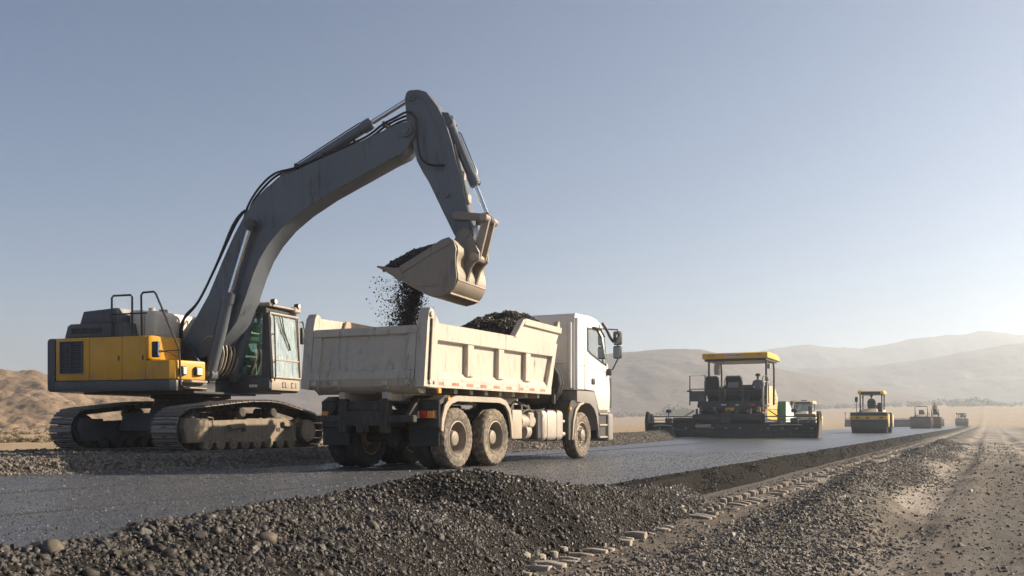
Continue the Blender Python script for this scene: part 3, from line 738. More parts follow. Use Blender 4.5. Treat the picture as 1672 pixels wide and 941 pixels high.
for sd in (-1, 1):
    yc = 1.55*sd; near = sd < 0
    lab = 'dusty near track in low sun' if near else None
    bm = B(); bl = B()
    for p, t in resample(path, .165):
        # travel is clockwise seen from the near side: outward normal on the left of t is -n
        nrm = Vector((-t.y, t.x)); ang_ = math.atan2(t.y, t.x)
        MM = Matrix.Translation((p.x, yc, p.y)) @ Matrix.Rotation(-ang_, 4, 'Y')
        box(bm, -.078, .078, -.34, .34, .0, .022, .004, M=MM)
        for gx_ in (-.05, .02): box(bm, gx_-.009, gx_+.009, -.335, .335, .021, .052, .003, M=MM)
        box(bl, -.082, .082, -.13, -.075, -.11, -.001, .01, M=MM); box(bl, -.082, .082, .075, .13, -.11, -.001, .01, M=MM)
        box(bl, .03, .055, -.07, .07, .0215, .03, 0, M=MM)
    ch = tpart('track_chain', bm, M['shoe'], smooth=25); tpart('chain_links', bl, M['under'], ch)
    fm = M['frame'] if near else M['grey']  # far frame gets dark grey, its shade put into the colour
    yo, yi = yc + .26*sd, yc - .22*sd
    y0, y1 = min(yo, yi), max(yo, yi)
    bm = B()
    prism(bm, [(-1.3, .2), (1.28, .2), (1.28, .58), (1.0, .66), (-.2, .66), (-1.3, .62)], y0, y1, b=.02)
    prism(bm, [(-1.75, .2), (-1.22, .2), (-1.22, .68), (-1.8, .68), (-1.86, .5)], y0-.05, y1+.05, b=.03, seg=2)
    box(bm, -1.2, 1.3, y0-.03, y1+.03, .195, .235, .008); box(bm, -.15, 1.02, y0+.02, y1-.02, .655, .68, .008)
    for hx in (-.25, .75): box(bm, hx-.05, hx+.05, (y0 if near else y1)-.012, (y0 if near else y1)+.012, .41, .49, .003, mi=1)
    tf = obj('track_frame', bm, None, ex, M=RT, mats=[fm, M['black']])
    bm = B()
    yl = (y0-.07) if near else (y1+.07)
    tube(bm, [(-1.28, yl, .7), (-1.15, yl, .69), (-1.13, yl, .3), (-1.2, yl, .14)], .018); tpart('guard_bar', bm, fm, tf)
    bm = B(); tube(bm, [(1.3, yl, .64), (1.2, yl, .6), (1.18, yl, .2)], .018); tpart('guard_bar', bm, fm, tf)
    bm = B(); prism(bm, [(-.72, .55), (-.3, .6), (-.2, .52), (-.62, .44)], min(yl, yo), max(yl, yo), b=.02); tpart('step_lug', bm, fm, tf)
    bm = B(); prism(bm, [(.85, .62), (1.15, .55), (1.1, .47), (.86, .52)], min(yl, yo), max(yl, yo), b=.02); tpart('step_lug', bm, fm, tf)
    for k in range(8):
        bm = B(); xr = -1.22 + k*.335
        lathe(bm, [(.0001, -.3), (.10, -.3), (.12, -.28), (.12, -.16), (.09, -.14), (.09, .14), (.12, .16), (.12, .28), (.10, .3), (.0001, .3)], (xr, yc, .165), 20)
        box(bm, xr-.05, xr+.05, (y0-.05) if near else y1, y0 if near else (y1+.05), .13, .215, .01)
        tpart('track_roller', bm, fm if near else M['under'], tf)
    for xr in (-.28, .62):
        bm = B(); lathe(bm, [(.0001, -.27), (.075, -.27), (.1, -.25), (.1, -.05), (.06, -.03), (.06, .03), (.1, .05), (.1, .25), (.075, .27), (.0001, .27)], (xr, yc, .8), 20)
        box(bm, xr-.04, xr+.04, yc-.04, yc+.04, .64, .75); tpart('carrier_roller', bm, M['under'], tf)
    bm = B(); lathe(bm, [(.0001, -.2), (.2, -.2), (.29, -.16), (.3, -.07), (.33, -.06), (.33, .06), (.3, .07), (.29, .16), (.2, .2), (.0001, .2)], (-1.6, yc, .455), 36); tpart('idler', bm, M['under'], tf)
    bm = B(); lathe(bm, [(.0001, -.29), (.15, -.3), (.2, -.285), (.235, -.28), (.24, -.1), (.29, -.05), (.3, .05), (.24, .1), (.235, .25), (.0001, .25)], (1.68, yc, .42), 40, tread=lambda i, j: (.02 if i % 3 == 0 else 0) if j in (4, 5) else 0)
    for k in range(18):
        a = k*2*PI/18; yb = yc + (-.28 if near else .25)
        cyl(bm, (1.68+.205*math.cos(a), yb-.02, .42+.205*math.sin(a)), (1.68+.205*math.cos(a), yb+.02, .42+.205*math.sin(a)), .011, seg=6)
    tpart('sprocket', bm, fm, tf)
bm = B(); prism(bm, [(-.95, .42), (.95, .42), (.8, .8), (-.8, .8)], -1.2, 1.2, b=.03)
prism(bm, [(-.55, .78), (.55, .78), (.5, .9), (-.5, .9)], -.7, .7, b=.02)
tpart('car_body', bm, M['grey'])
bm = B(); lathe(bm, [(.0001, .85), (.78, .85), (.8, .9), (.8, 1.0), (.74, 1.02), (.74, 1.1), (.83, 1.12), (.83, 1.2), (.0001, 1.2)], (0, 0, 0), 48, 'z', tread=lambda i, j: .015*(i % 2) if j in (4, 5) else 0)
hp('turntable', bm, M['under'])

# --- upper structure (x forward, y left)
bm = B(); prism(bm, [(-2.3, -1.5), (.62, -1.5), (.72, -1.42), (.88, -.66), (.75, -.6), (.75, .38), (1.3, .4), (1.3, 1.5), (-2.3, 1.5)], 1.235, 1.455, 'z', b=.02, seg=2)
box(bm, -1.9, .9, -1.1, 1.1, 1.19, 1.24, .01)
hp('platform_skirt', bm, M['grey'])
bm = B(); prism(bm, [(-2.27, -1.5), (-2.27, 1.5), (-2.46, 1.5), (-2.58, 1.38), (-2.78, .7), (-2.82, 0), (-2.78, -.7), (-2.58, -1.38), (-2.46, -1.5)], 1.24, 2.36, 'z', b=.07, seg=3)
hp('counterweight', bm, M['grey'])
# right-hand doors, each its own panel
for (a, b, nm) in ((-2.262, -1.396, 'engine_door'), (-1.390, -.566, 'engine_door'), (-.560, .03, 'engine_door')):
    bm = B(); box(bm, a, b, -1.488, -.72, 1.462, 2.355, .022, 3); pan = hp(nm, bm, M['yellow'])
    if a < -2:
        bm = B(); box(bm, -2.12, -1.54, -1.499, -1.47, 1.62, 2.28, .006)
        hp('vent_grille', bm, M['black'], pan)
        bm = B()
        for k in range(12):
            z = 1.66 + k*.05
            prism(bm, [(-1.516, z), (-1.497, z+.03), (-1.493, z+.026), (-1.512, z-.004)], -2.1, -1.56, 'x')
        for xx in (-2.12, -1.84, -1.555): box(bm, xx-.008, xx+.016, -1.52, -1.495, 1.62, 2.28)
        box(bm, -2.12, -1.54, -1.52, -1.495, 1.615, 1.635); box(bm, -2.12, -1.54, -1.52, -1.495, 2.265, 2.285)
        hp('grille_slats', bm, M['grey'], pan)
    else:
        bm = B(); box(bm, b-.09, b-.05, -1.494, -1.486, 1.86, 1.96, .003); hp('latch', bm, M['black'], pan)
bm = B(); box(bm, -2.2, -.1, -.7, 1.48, 1.46, 2.35, .03, 2); hp('engine_bay', bm, M['yellow'])
bm = B(); prism(bm, [(.04, -1.485), (.10, -1.485), (.16, -1.42), (.30, -.75), (.04, -.75)], 1.866, 2.36, 'z', b=.03, seg=3); hp('tank_cover', bm, M['yellow'])
bm = B(); prism(bm, [(.04, -1.485), (.60, -1.485), (.69, -1.41), (.84, -.66), (.04, -.66)], 1.46, 1.86, 'z', b=.035, seg=3); hp('tool_box', bm, M['yellow'])
bm = B(); box(bm, .74, .96, -1.25, -.72, 1.405, 1.455, .015); hp('step', bm, M['tan'])
bm = B(); box(bm, .78, .96, -1.3, -.74, 1.28, 1.31, .01); hp('step', bm, M['tan'])
for xl, yl_, w_ in ((.72, -1.24, .07), (.79, -.86, .1)):
    bm = B(); box(bm, xl-.02, xl+.07, yl_-w_, yl_+w_, 1.55, 1.74, .03, 2); wl = hp('work_light', bm, M['black'])
    bm = B(); box(bm, xl+.068, xl+.078, yl_-w_+.02, yl_+w_-.02, 1.575, 1.715, .02, 2); hp('lens', bm, M['whitelamp'], wl)
bm = B(); box(bm, .27, .44, -1.62, -1.56, 1.9, 2.22, .025, 2); mr = hp('wing_mirror', bm, M['black'])
bm = B(); box(bm, .425, .447, -1.615, -1.565, 1.93, 2.19, .004); hp('mirror_glass', bm, M['mirror'], mr)
bm = B(); tube(bm, [(.4, -1.58, 2.0), (.6, -1.55, 2.03), (.8, -1.4, 2.05)], .011); tube(bm, [(.4, -1.58, 2.05), (.62, -1.5, 2.0), (.7, -1.3, 1.9)], .009); hp('mirror_arm', bm, M['black'], mr)
# hood
bm = B(); prism(bm, [(-2.14, 2.36), (-2.06, 2.62), (-1.98, 2.66), (-.62, 2.66), (-.55, 2.36)], -1.38, 1.38, b=.035, seg=2); hd = hp('engine_hood', bm, M['grey'])
bm = B()
for k in range(14): box(bm, -1.95+k*.058, -1.918+k*.058, -1.392, -1.375, 2.45, 2.57, .003)
hp('vent_slots', bm, M['black'], hd)
bm = B(); prism(bm, [(-1.86, 2.66), (-1.76, 2.93), (-.92, 2.98), (-.86, 2.66)], -1.25, 1.25, b=.03, seg=2); hp('air_intake_hood', bm, M['grey'])
bm = B()
for (a, b, c_, d_) in ((-.8, -.45, 2.38, 2.95), (-.43, -.12, 2.38, 2.92), (.03, .45, 2.38, 2.88), (.48, .95, 2.38, 2.84)): box(bm, a, b, -1.0 if a < -.1 else .38, 1.3, c_, d_, .06, 3)
hp('service_cover', bm, M['silver'])
bm = B(); cyl(bm, (-.62, -.5, 2.6), (-.62, -.5, 3.04), .07); hp('exhaust_stack', bm, M['tan'])
bm = B(); cyl(bm, (-.25, -.6, 2.36), (-.25, -.6, 2.98), .09); hp('pre_cleaner', bm, M['tan'])
bm = B()
tube(bm, [(-.87, -1.42, 2.36), (-.87, -1.42, 3.16), (-.83, -1.42, 3.2), (-.4, -1.42, 3.2), (-.36, -1.42, 3.16), (-.36, -1.42, 2.36)], .021)
tube(bm, [(-.87, -1.42, 2.82), (.0, -1.42, 2.82)], .016)
hp('handrail', bm, M['black'])
bm = B(); tube(bm, [(-.12, -1.42, 2.36), (-.12, -1.44, 3.18), (-.06, -1.46, 3.23), (.24, -1.5, 3.23), (.3, -1.51, 3.18), (.7, -1.4, 2.22), (.74, -1.36, 2.08), (.76, -1.33, 1.36), (.82, -1.3, 1.3)], .021); hp('handrail', bm, M['black'])
bm = B()
for yy in (.42, 1.1): tube(bm, [(.5, yy, 2.84), (.5, yy, 3.16), (.55, yy, 3.2), (.95, yy, 3.2), (1.0, yy, 3.16), (1.0, yy, 2.84)], .018)
hp('handrail', bm, M['black'])
# boom foot bracket
bm = B()
for (a, b) in ((-.52, -.44), (.28, .36)): prism(bm, [(-.4, 1.45), (.72, 1.45), (.6, 1.85), (.32, 2.25), (.16, 2.36), (-.04, 2.33), (-.16, 2.15)], a, b, b=.01)
cyl(bm, (.12, -.56, 2.14), (.12, .4, 2.14), .1); cyl(bm, (.12, -.6, 2.14), (.12, -.55, 2.14), .07)
box(bm, -.5, .75, -.62, .38, 1.4, 1.5, .01)
hp('boom_bracket', bm, M['grey'])
# boom
YB = -.08
BO = [(.02, 1.98), (.0, 2.2), (.1, 2.38), (.23, 2.6), (.69, 3.28), (1.07, 4.04), (1.33, 4.52), (1.6, 4.94), (1.89, 5.28), (2.1, 5.44), (2.33, 5.57), (2.9, 5.77), (3.33, 5.91), (4.43, 6.24), (5.1, 6.46), (5.34, 6.5), (5.46, 6.38), (5.44, 6.2), (5.3, 6.0),
      (5.16, 5.86), (4.86, 5.76), (3.48, 5.18), (2.9, 4.88), (2.49, 4.6), (2.16, 4.3), (1.94, 4.0), (1.78, 3.65), (1.6, 3.2), (1.38, 2.7), (1.0, 2.25), (.6, 1.98), (.3, 1.9)]
bm = B(); prism(bm, BO, YB-.26, YB+.26, b=.012)
for sgn in (-1, 1):   # weld seams, bosses and side plates
    ys = YB + sgn*.262
    for P0, P1 in (((2.62, 5.66), (2.72, 4.78)), ((1.2, 4.2), (1.62, 3.3))):
        tube(bm, [(P0[0], ys, P0[1]), (P1[0], ys, P1[1])], .008, 5)
    cyl(bm, (1.80, ys-.02*sgn, 4.7), (1.80, ys+.03*sgn, 4.7), .17, seg=24)
    cyl(bm, (5.27, ys-.02*sgn, 6.32), (5.27, ys+.05*sgn, 6.32), .14, seg=24); cyl(bm, (5.27, ys, 6.32), (5.27, ys+.075*sgn, 6.32), .08, seg=16)
prism(bm, [(2.2, 5.48), (2.35, 5.76), (2.5, 5.84), (2.62, 5.82), (2.95, 5.76)], YB-.1, YB+.1, b=.01)
boom = hp('boom', bm, M['boom'])
bm = B()
for dy in (-.17, -.05, .1):
    tube(bm, [(1.5, YB+dy, 4.83), (1.62, YB+dy, 5.2+dy*.3), (1.9, YB+dy, 5.5), (2.25, YB+dy, 5.74), (2.7, YB+dy*.9, 5.82), (3.3, YB+dy, 5.97), (4.3, YB+dy, 6.28), (4.7, YB+dy, 6.5), (5.0, YB+dy, 6.62), (5.3, YB+dy*1.6, 6.66), (5.5, YB+dy*1.9, 6.5), (5.55, YB+dy*2.0, 6.1), (5.62, YB+dy*2.1, 5.75), (5.8, YB+dy*2, 5.58), (6.1, YB+dy*1.7, 5.55)], .024, 8, 5)
for xx, zz in ((2.75, 5.86), (3.4, 6.02), (4.1, 6.24), (4.75, 6.52)): box(bm, xx-.03, xx+.03, YB-.21, YB+.15, zz-.06, zz+.04, .008)
hp('hydraulic_hoses', bm, M['rubber'], boom)
bm = B(); tube(bm, [(-.05, -.3, 2.4), (.05, -.36, 2.75), (.45, -.36, 3.15), (.9, -.36, 3.9), (1.3, -.36, 4.7), (1.5, -.28, 5.0)], .026, 8, 5); tube(bm, [(-.1, -.2, 2.4), (-.02, -.2, 2.85), (.35, -.2, 3.2), (.8, -.2, 3.95), (1.25, -.2, 4.75), (1.5, -.2, 5.05)], .026, 8, 5)
hp('feed_hoses', bm, M['rubber'], boom)

def ram(name, p0, p1, pe, r_barrel, r_rod, mb=None):
    """hydraulic ram: barrel from p0 to p1, chromed rod on to pe"""
    p0, p1, pe = Vector(p0), Vector(p1), Vector(pe); d = (pe-p0).normalized(); u = Vector((0, 1, 0))
    bm = B(); cyl(bm, p0+d*.05, p1, r_barrel, seg=24); cyl(bm, p1-d*.2, p1-d*.005, r_barrel*1.18, seg=24); cyl(bm, p1-d*.03, p1+d*.02, r_barrel*1.04, seg=24)
    cyl(bm, p0-u*.09, p0+u*.09, r_barrel*1.15, seg=20); cyl(bm, p0-u*.14, p0+u*.14, r_barrel*.55, seg=16)
    w = d.cross(u); tube(bm, [p0+d*.25+w*r_barrel, p0+d*.3+w*r_barrel*1.35, p1-d*.25+w*r_barrel*1.35, p1-d*.15+w*r_barrel], .014)
    b = hp(name, bm, mb or M['boom'])
    bm = B(); cyl(bm, p1, pe-d*.06, r_rod, seg=20); hp('piston_rod', bm, M['chrome'], b)
    bm = B(); cyl(bm, pe-u*.08, pe+u*.08, r_rod*1.7, seg=20); cyl(bm, pe-d*.14, pe-d*.02, r_rod*1.25, seg=16); hp('rod_eye', bm, M['grey'], b)
ram('boom_cylinder', (.82, -.46, 1.6), (1.32, -.46, 3.28), (1.82, -.46, 4.68), .115, .062)
ram('boom_cylinder', (.86, .34, 1.6), (1.36, .34, 3.28), (1.82, .34, 4.68), .115, .062)
ram('stick_cylinder', (2.46, YB, 5.70), (4.38, YB, 6.62), (5.31, YB, 7.05), .105, .052)
ST = [(5.2, 6.98), (5.24, 7.08), (5.34, 7.12), (5.5, 7.11), (5.66, 7.05), (5.9, 6.75), (6.05, 6.45), (6.2, 6.0), (6.36, 5.35), (6.55, 4.6), (6.66, 4.2), (6.62, 4.06), (6.5, 4.0), (6.40, 4.04), (6.25, 4.22), (6.0, 4.72), (5.72, 5.28), (5.58, 5.5), (5.46, 5.72), (5.38, 6.05), (5.24, 6.5)]
bm = B(); prism(bm, ST, YB-.19, YB+.19, b=.012)
for sgn in (-1, 1):
    ys = YB+sgn*.192
    cyl(bm, (5.34, ys-.02*sgn, 7.0), (5.34, ys+.035*sgn, 7.0), .1, seg=20); cyl(bm, (5.34, ys, 7.0), (5.34, ys+.06*sgn, 7.0), .055, seg=14)
    cyl(bm, (6.3, ys-.02*sgn, 4.58), (6.3, ys+.07*sgn, 4.58), .07, seg=16)
    cyl(bm, (6.1, ys-.02*sgn, 5.0), (6.1, ys+.05*sgn, 5.0), .06, seg=12)
    tube(bm, [(6.0, ys, 6.4), (6.05, ys, 5.6), (6.12, ys, 5.05)], .018, 6)
    tube(bm, [(5.36, ys, 6.88), (5.5, ys, 6.95), (5.68, ys, 6.8), (5.9, ys, 6.3), (6.02, ys, 5.8)], .010, 5, 4)
for sgn in (-1, 1): prism(bm, [(5.86, 6.66), (6.1, 6.62), (6.2, 6.42), (6.08, 6.25)], YB+sgn*.1-.02, YB+sgn*.1+.02, b=.005)
stick = hp('stick', bm, M['boom'])
bm = B()
for zz, xx in ((5.9, 6.235), (5.4, 6.355), (4.95, 6.47)): box(bm, xx-.01, xx+.02, YB-.12, YB+.12, zz-.08, zz+.08, .006)
tube(bm, [(6.22, YB-.1, 6.0), (6.4, YB-.1, 5.3), (6.52, YB-.1, 4.8)], .018, 6)
hp('pipe_clamps', bm, M['tan'], stick)
ram('bucket_cylinder', (6.08, YB, 6.45), (6.62, YB, 5.2), (6.9, YB, 4.5), .095, .05)
bm = B()
for sgn in (-1, 1):
    ys = YB+sgn*.245
    prism(bm, [(6.22, 4.6), (6.28, 4.66), (6.9, 4.57), (6.97, 4.5), (6.9, 4.43), (6.28, 4.5)], ys-.03, ys+.03, b=.008)
hp('linkage_arm', bm, M['cheek'])
bm = B()
for sgn in (-1, 1):
    ys = YB+sgn*.15
    prism(bm, [(6.83, 4.5), (6.9, 4.57), (6.98, 4.5), (6.78, 3.74), (6.68, 3.67), (6.6, 3.75)], ys-.035, ys+.035, b=.008)
cyl(bm, (6.9, YB-.33, 4.5), (6.9, YB+.33, 4.5), .075, seg=20); cyl(bm, (6.69, YB-.3, 3.76), (6.69, YB+.3, 3.76), .08, seg=20)
hp('push_link', bm, M['steel'])
# bucket
YK = -.02; BW = .74
outer = [(6.42, 4.04), (6.53, 3.9), (6.54, 3.78), (6.5, 3.68), (6.5, 3.55), (6.54, 3.4), (6.53, 3.25), (6.45, 3.1), (6.32, 3.0), (6.12, 2.95), (5.93, 3.0), (5.6, 3.17), (5.02, 3.5)]
inner = [(5.05, 3.535), (5.62, 3.215), (5.94, 3.045), (6.12, 3.0), (6.3, 3.045), (6.41, 3.13), (6.48, 3.26), (6.49, 3.4), (6.45, 3.55), (6.45, 3.68), (6.48, 3.78), (6.46, 3.88), (6.38, 3.99)]
bm = B(); prism(bm, outer+inner, YK-BW, YK+BW, b=.006)
for p in ((6.515, 3.28), (6.36, 3.03)): box(bm, p[0]-.02, p[0]+.03, YK-BW-.005, YK+BW+.005, p[1]-.02, p[1]+.02, .008)
bucket = hp('bucket', bm, M['steel'])
cheek = [(6.36, 4.08), (6.46, 4.0), (6.51, 3.86), (6.49, 3.68), (6.5, 3.5), (6.52, 3.35), (6.49, 3.2), (6.4, 3.07), (6.28, 2.99), (6.12, 2.96), (5.94, 3.01), (5.6, 3.18), (5.1, 3.46), (5.02, 3.55), (5.36, 3.56), (5.93, 3.88), (6.2, 4.04)]
for sgn in (-1, 1):
    y0 = YK+sgn*BW; bm = B(); prism(bm, cheek, min(y0, y0+sgn*.035), max(y0, y0+sgn*.035), b=.008)
    ya, yb = sorted((y0+sgn*.03, y0+sgn*.05))
    prism(bm, [(5.34, 3.58), (5.95, 3.885), (6.2, 4.03), (6.34, 4.06), (6.42, 3.95), (6.0, 3.78), (5.4, 3.44)], ya, yb, b=.006)
    prism(bm, [(4.98, 3.58), (5.34, 3.55), (5.43, 3.38), (5.35, 3.28)], ya, yb+.012, b=.006)
    prism(bm, [(5.5, 3.30), (5.62, 3.25), (6.0, 3.2), (6.15, 3.19), (6.0, 3.16), (5.6, 3.2)], ya, yb-.012, b=.003)
    hp('bucket_side', bm, M['cheek'], bucket)
for k in range(5):
    yt = YK + (k-2)*.33; bm = B()
    prism(bm, [(5.2, 3.40), (5.12, 3.47), (4.82, 3.6), (4.83, 3.63), (5.16, 3.58), (5.26, 3.46)], yt-.05, yt+.05, b=.01); hp('bucket_tooth', bm, M['cheek'], bucket)
bm = B()
for sgn in (-1, 1):
    ys = YB+sgn*.24
    prism(bm, [(6.28, 4.1), (6.36, 4.28), (6.48, 4.34), (6.6, 4.28), (6.66, 4.1), (6.8, 3.85), (6.79, 3.72), (6.7, 3.64), (6.62, 3.55), (6.56, 3.3), (6.45, 3.35), (6.45, 3.7), (6.45, 3.95)], ys-.035, ys+.035, b=.01)
    cyl(bm, (6.5, ys-.06, 4.2), (6.5, ys+.06, 4.2), .09, seg=18)
    cyl(bm, (6.69, ys-.05, 3.76), (6.69, ys+.05, 3.76), .085, seg=18)
prism(bm, [(6.3, 4.06), (6.4, 4.1), (6.55, 3.95), (6.52, 3.85), (6.44, 3.95)], YB-.24, YB+.24, b=.01)
hp('bucket_ear', bm, M['cheek'], bucket)
# cab
bm = B(); prism(bm, [(.06, 1.26), (1.62, 1.26), (1.70, 1.34), (1.70, 1.56), (.06, 1.56)], .40, 1.66, b=.03, seg=2); cab = hp('cab', bm, M['grey'])
bm = B(); box(bm, 1.69, 1.715, .46, 1.6, 1.3, 1.55, .02, 2); hp('front_panel', bm, M['tan'], cab)
bm = B()
for k, (y_, w_) in enumerate(((.88, .08), (.99, .08), (1.24, .10), (1.42, .05))):
    box(bm, 1.713, 1.722, y_, y_+.018, 1.36, 1.48)
    if k != 3: box(bm, 1.713, 1.722, y_, y_+w_*.8, 1.36, 1.378)
    if k in (0, 2): box(bm, 1.713, 1.722, y_, y_+w_*.8, 1.462, 1.48)
hp('lettering', bm, M['black_mark'], cab)
bm = B()
for k in range(3): box(bm, 1.2+k*.07, 1.25+k*.07, .392, .402, 1.36, 1.42)
hp('side_badge', bm, M['white_mark'], cab)
bm = B()
fr_ = lambda z: 1.70 - max(0, z-1.6)*.06
def pillar(xa, ya, xb, yb, w=.045, z0=1.55, z1=3.04):
    tube(bm, [(xa, ya, z0), (xb, yb, z1)], w, 8)
pillar(1.66, .45, 1.57, .47); pillar(1.66, 1.61, 1.57, 1.59); pillar(.1, .45, .14, .47, .06); pillar(.1, 1.61, .14, 1.59, .06); pillar(.62, 1.62, .62, 1.6, .035)
box(bm, .06, 1.62, .41, 1.65, 2.99, 3.10, .04, 2)
box(bm, .08, 1.68, .41, .45, 1.55, 1.62); box(bm, .08, 1.68, 1.61, 1.65, 1.55, 1.62); box(bm, .06, .12, .42, 1.64, 1.55, 2.15)
prism(bm, [(.1, 1.6), (.5, 1.6), (.3, 2.2), (.26, 2.98), (.1, 3.0)], .42, .455); prism(bm, [(1.48, 1.6), (1.68, 1.6), (1.58, 3.0), (1.52, 3.0), (1.5, 2.2)], .42, .455)
hp('cab_frame', bm, M['grey'], cab)
bm = B(); prism(bm, [(.3, 1.62), (1.5, 1.62), (1.52, 2.2), (1.53, 2.96), (.28, 2.96), (.3, 2.2)], .432, .44); hp('side_window', bm, M['glass'], cab)
bm = B(); prism(bm, [(.62, 1.62), (1.62, 1.62), (1.54, 2.96), (.62, 2.96)], 1.625, 1.633); hp('door_window', bm, M['glass'], cab)
bm = B()
def front_pane(z0, z1):
    q = [(1.71-(z-1.6)*.065, z) for z in (z0, z1)]
    prism(bm, [q[0], (q[0][0]+.008, q[0][1]), (q[1][0]+.008, q[1][1]), q[1]], .5, 1.56)
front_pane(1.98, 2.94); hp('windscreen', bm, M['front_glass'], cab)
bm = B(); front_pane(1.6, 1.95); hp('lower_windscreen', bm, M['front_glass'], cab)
bm = B(); box(bm, 1.675, 1.71, .48, 1.58, 1.945, 1.985, .006)
tube(bm, [(1.73, .47, 1.58), (1.66, .47, 2.95)], .03, 8); tube(bm, [(1.73, 1.6, 1.58), (1.66, 1.6, 2.95)], .026, 8); tube(bm, [(1.655, .46, 2.96), (1.655, 1.6, 2.96)], .03, 8); tube(bm, [(1.73, .46, 1.58), (1.73, 1.6, 1.58)], .025, 8)
hp('windscreen_frame', bm, M['tan'], cab)
bm = B(); tube(bm, [(1.69, .9, 2.92), (1.69, 1.0, 2.6), (1.7, 1.18, 2.3)], .012, 6); tube(bm, [(1.69, .8, 2.92), (1.69, .95, 2.6), (1.7, 1.18, 2.3)], .012, 6); tube(bm, [(1.70, 1.16, 2.34), (1.705, 1.22, 2.2)], .018, 6); hp('wiper', bm, M['black'], cab)
bm = B()
tube(bm, [(1.75, .5, 2.9), (1.78, .48, 2.6), (1.8, .48, 1.6), (1.76, .5, 1.5)], .016); tube(bm, [(1.73, 1.68, 2.9), (1.79, 1.72, 2.6), (1.8, 1.72, 1.7), (1.74, 1.6, 1.56)], .016)
for z in (2.5, 1.9): tube(bm, [(1.68, .47, z), (1.79, .48, z)], .012)
hp('grab_rail', bm, M['black'], cab)
bm = B(); box(bm, 1.15, 1.7, .42, .6, 3.1, 3.19, .02); box(bm, 1.55, 1.72, .5, 1.4, 3.10, 3.15, .015); box(bm, 1.6, 1.74, 1.36, 1.62, 3.06, 3.18, .02); hp('roof_visor', bm, M['tan'], cab)
for y_ in (.55, 1.5):
    bm = B(); cyl(bm, (1.66, y_, 3.21), (1.76, y_, 3.21), .06, seg=16); lp = hp('roof_light', bm, M['black'], cab)
    bm = B(); cyl(bm, (1.758, y_, 3.21), (1.768, y_, 3.21), .05, seg=16); hp('lens', bm, M['whitelamp'], lp) if False else hp('lens', bm, M['whitelamp'], cab)
bm = B(); tube(bm, [(1.6, 1.62, 2.88), (1.66, 1.85, 2.88), (1.68, 1.86, 2.5)], .014); box(bm, 1.62, 1.7, 1.75, 1.86, 2.38, 2.76, .02, 2); hp('cab_mirror', bm, M['black'], cab)
bm = B(); box(bm, .3, .72, .8, 1.25, 1.56, 1.86, .05, 2); prism(bm, [(.28, 1.86), (.42, 1.86), (.3, 2.62), (.18, 2.62)], .8, 1.25, b=.05, seg=2); box(bm, .3, 1.1, .62, .74, 1.95, 2.02, .02); hp('operator_seat', bm, M['black'], cab)
bm = B(); tube(bm, [(1.2, .75, 1.56), (1.16, .75, 1.95)], .02); tube(bm, [(1.2, 1.25, 1.56), (1.16, 1.25, 1.95)], .02); box(bm, 1.36, 1.5, .55, .7, 1.56, 2.3, .02); hp('control_levers', bm, M['black'], cab)
# hose bundle between the boom cylinders
bm = B()
for k, y_ in enumerate((-.34, -.26, -.18, -.1, .0, .08, .16, .24)):
    w = .05*math.sin(k*2.1)
    tube(bm, [(.62, y_, 1.5), (.86+w, y_, 1.7), (.98+w, y_*1.05, 2.05), (.92, y_*1.1, 2.32), (.74, y_, 2.42+w), (.6, y_, 2.36)], .019, 7, 5)
hp('hose_bundle', bm, M['tan'])
bm = B(); box(bm, .5, .8, -.42, .3, 1.5, 1.78, .03); cyl(bm, (.7, -.3, 1.5), (.7, -.3, 2.0), .06); cyl(bm, (.66, .1, 1.5), (.66, .1, 2.05), .05); hp('valve_block', bm, M['black'])

def hloc(x, y, z):
    v = RH @ Vector((x, y, z)); return (v.x-6.94, v.y+21.2, v.z+.2)
person('excavator driver in a hi-vis yellow jacket sitting behind the cab glass', hloc(.5, 1.02, 1.9), 109, M['hivis'], M['dark_cloth'], M['paveryellow'], arm=(.42, .2))

# bucket load and falling stones
def hxy(x, y, z): return np.stack([-6.94 + x*RH[0][0] + y*RH[0][1], 21.2 + x*RH[1][0] + y*RH[1][1], z+.2], -1)
n = 9000
lx = rng.uniform(4.92, 6.3, n); ly = rng.uniform(-.7, .66, n)
def load_top(lx, ly):
    rim = np.interp(lx, [4.9, 5.36, 5.93, 6.36], [3.52, 3.56, 3.88, 4.02])
    peak = np.interp(lx, [4.85, 5.05, 5.4, 5.7, 5.95, 6.3], [3.58, 3.82, 3.99, 4.04, 4.06, 4.06])
    k = np.cos(np.clip(np.abs(ly+.12)/np.where(ly > -.12, .82, .64), 0, 1)*PI/2)**.7
    return rim + np.maximum(peak-rim, 0)*k
top = load_top(lx, ly)
lz = top - np.abs(rng.normal(0, .03, n))
scatter('bucket_load', hxy(lx, ly, lz), sizes(n, .024, .4, .01, .055), M['loadstone'], kind='stuff', label='dark crushed stone heaped in the excavator bucket', cat='gravel')
gxx, gyy = np.meshgrid(np.linspace(5.0, 6.4, 30), np.linspace(-.73, .69, 24), indexing='ij')
rz_ = load_top(gxx, gyy) - .02
P = hxy(gxx, gyy, rz_-.02); heightfield('bucket_fill', P[..., 0], P[..., 1], P[..., 2], M['fines'], kind='stuff', label='dark stone filling the excavator bucket under the loose top', cat='gravel')
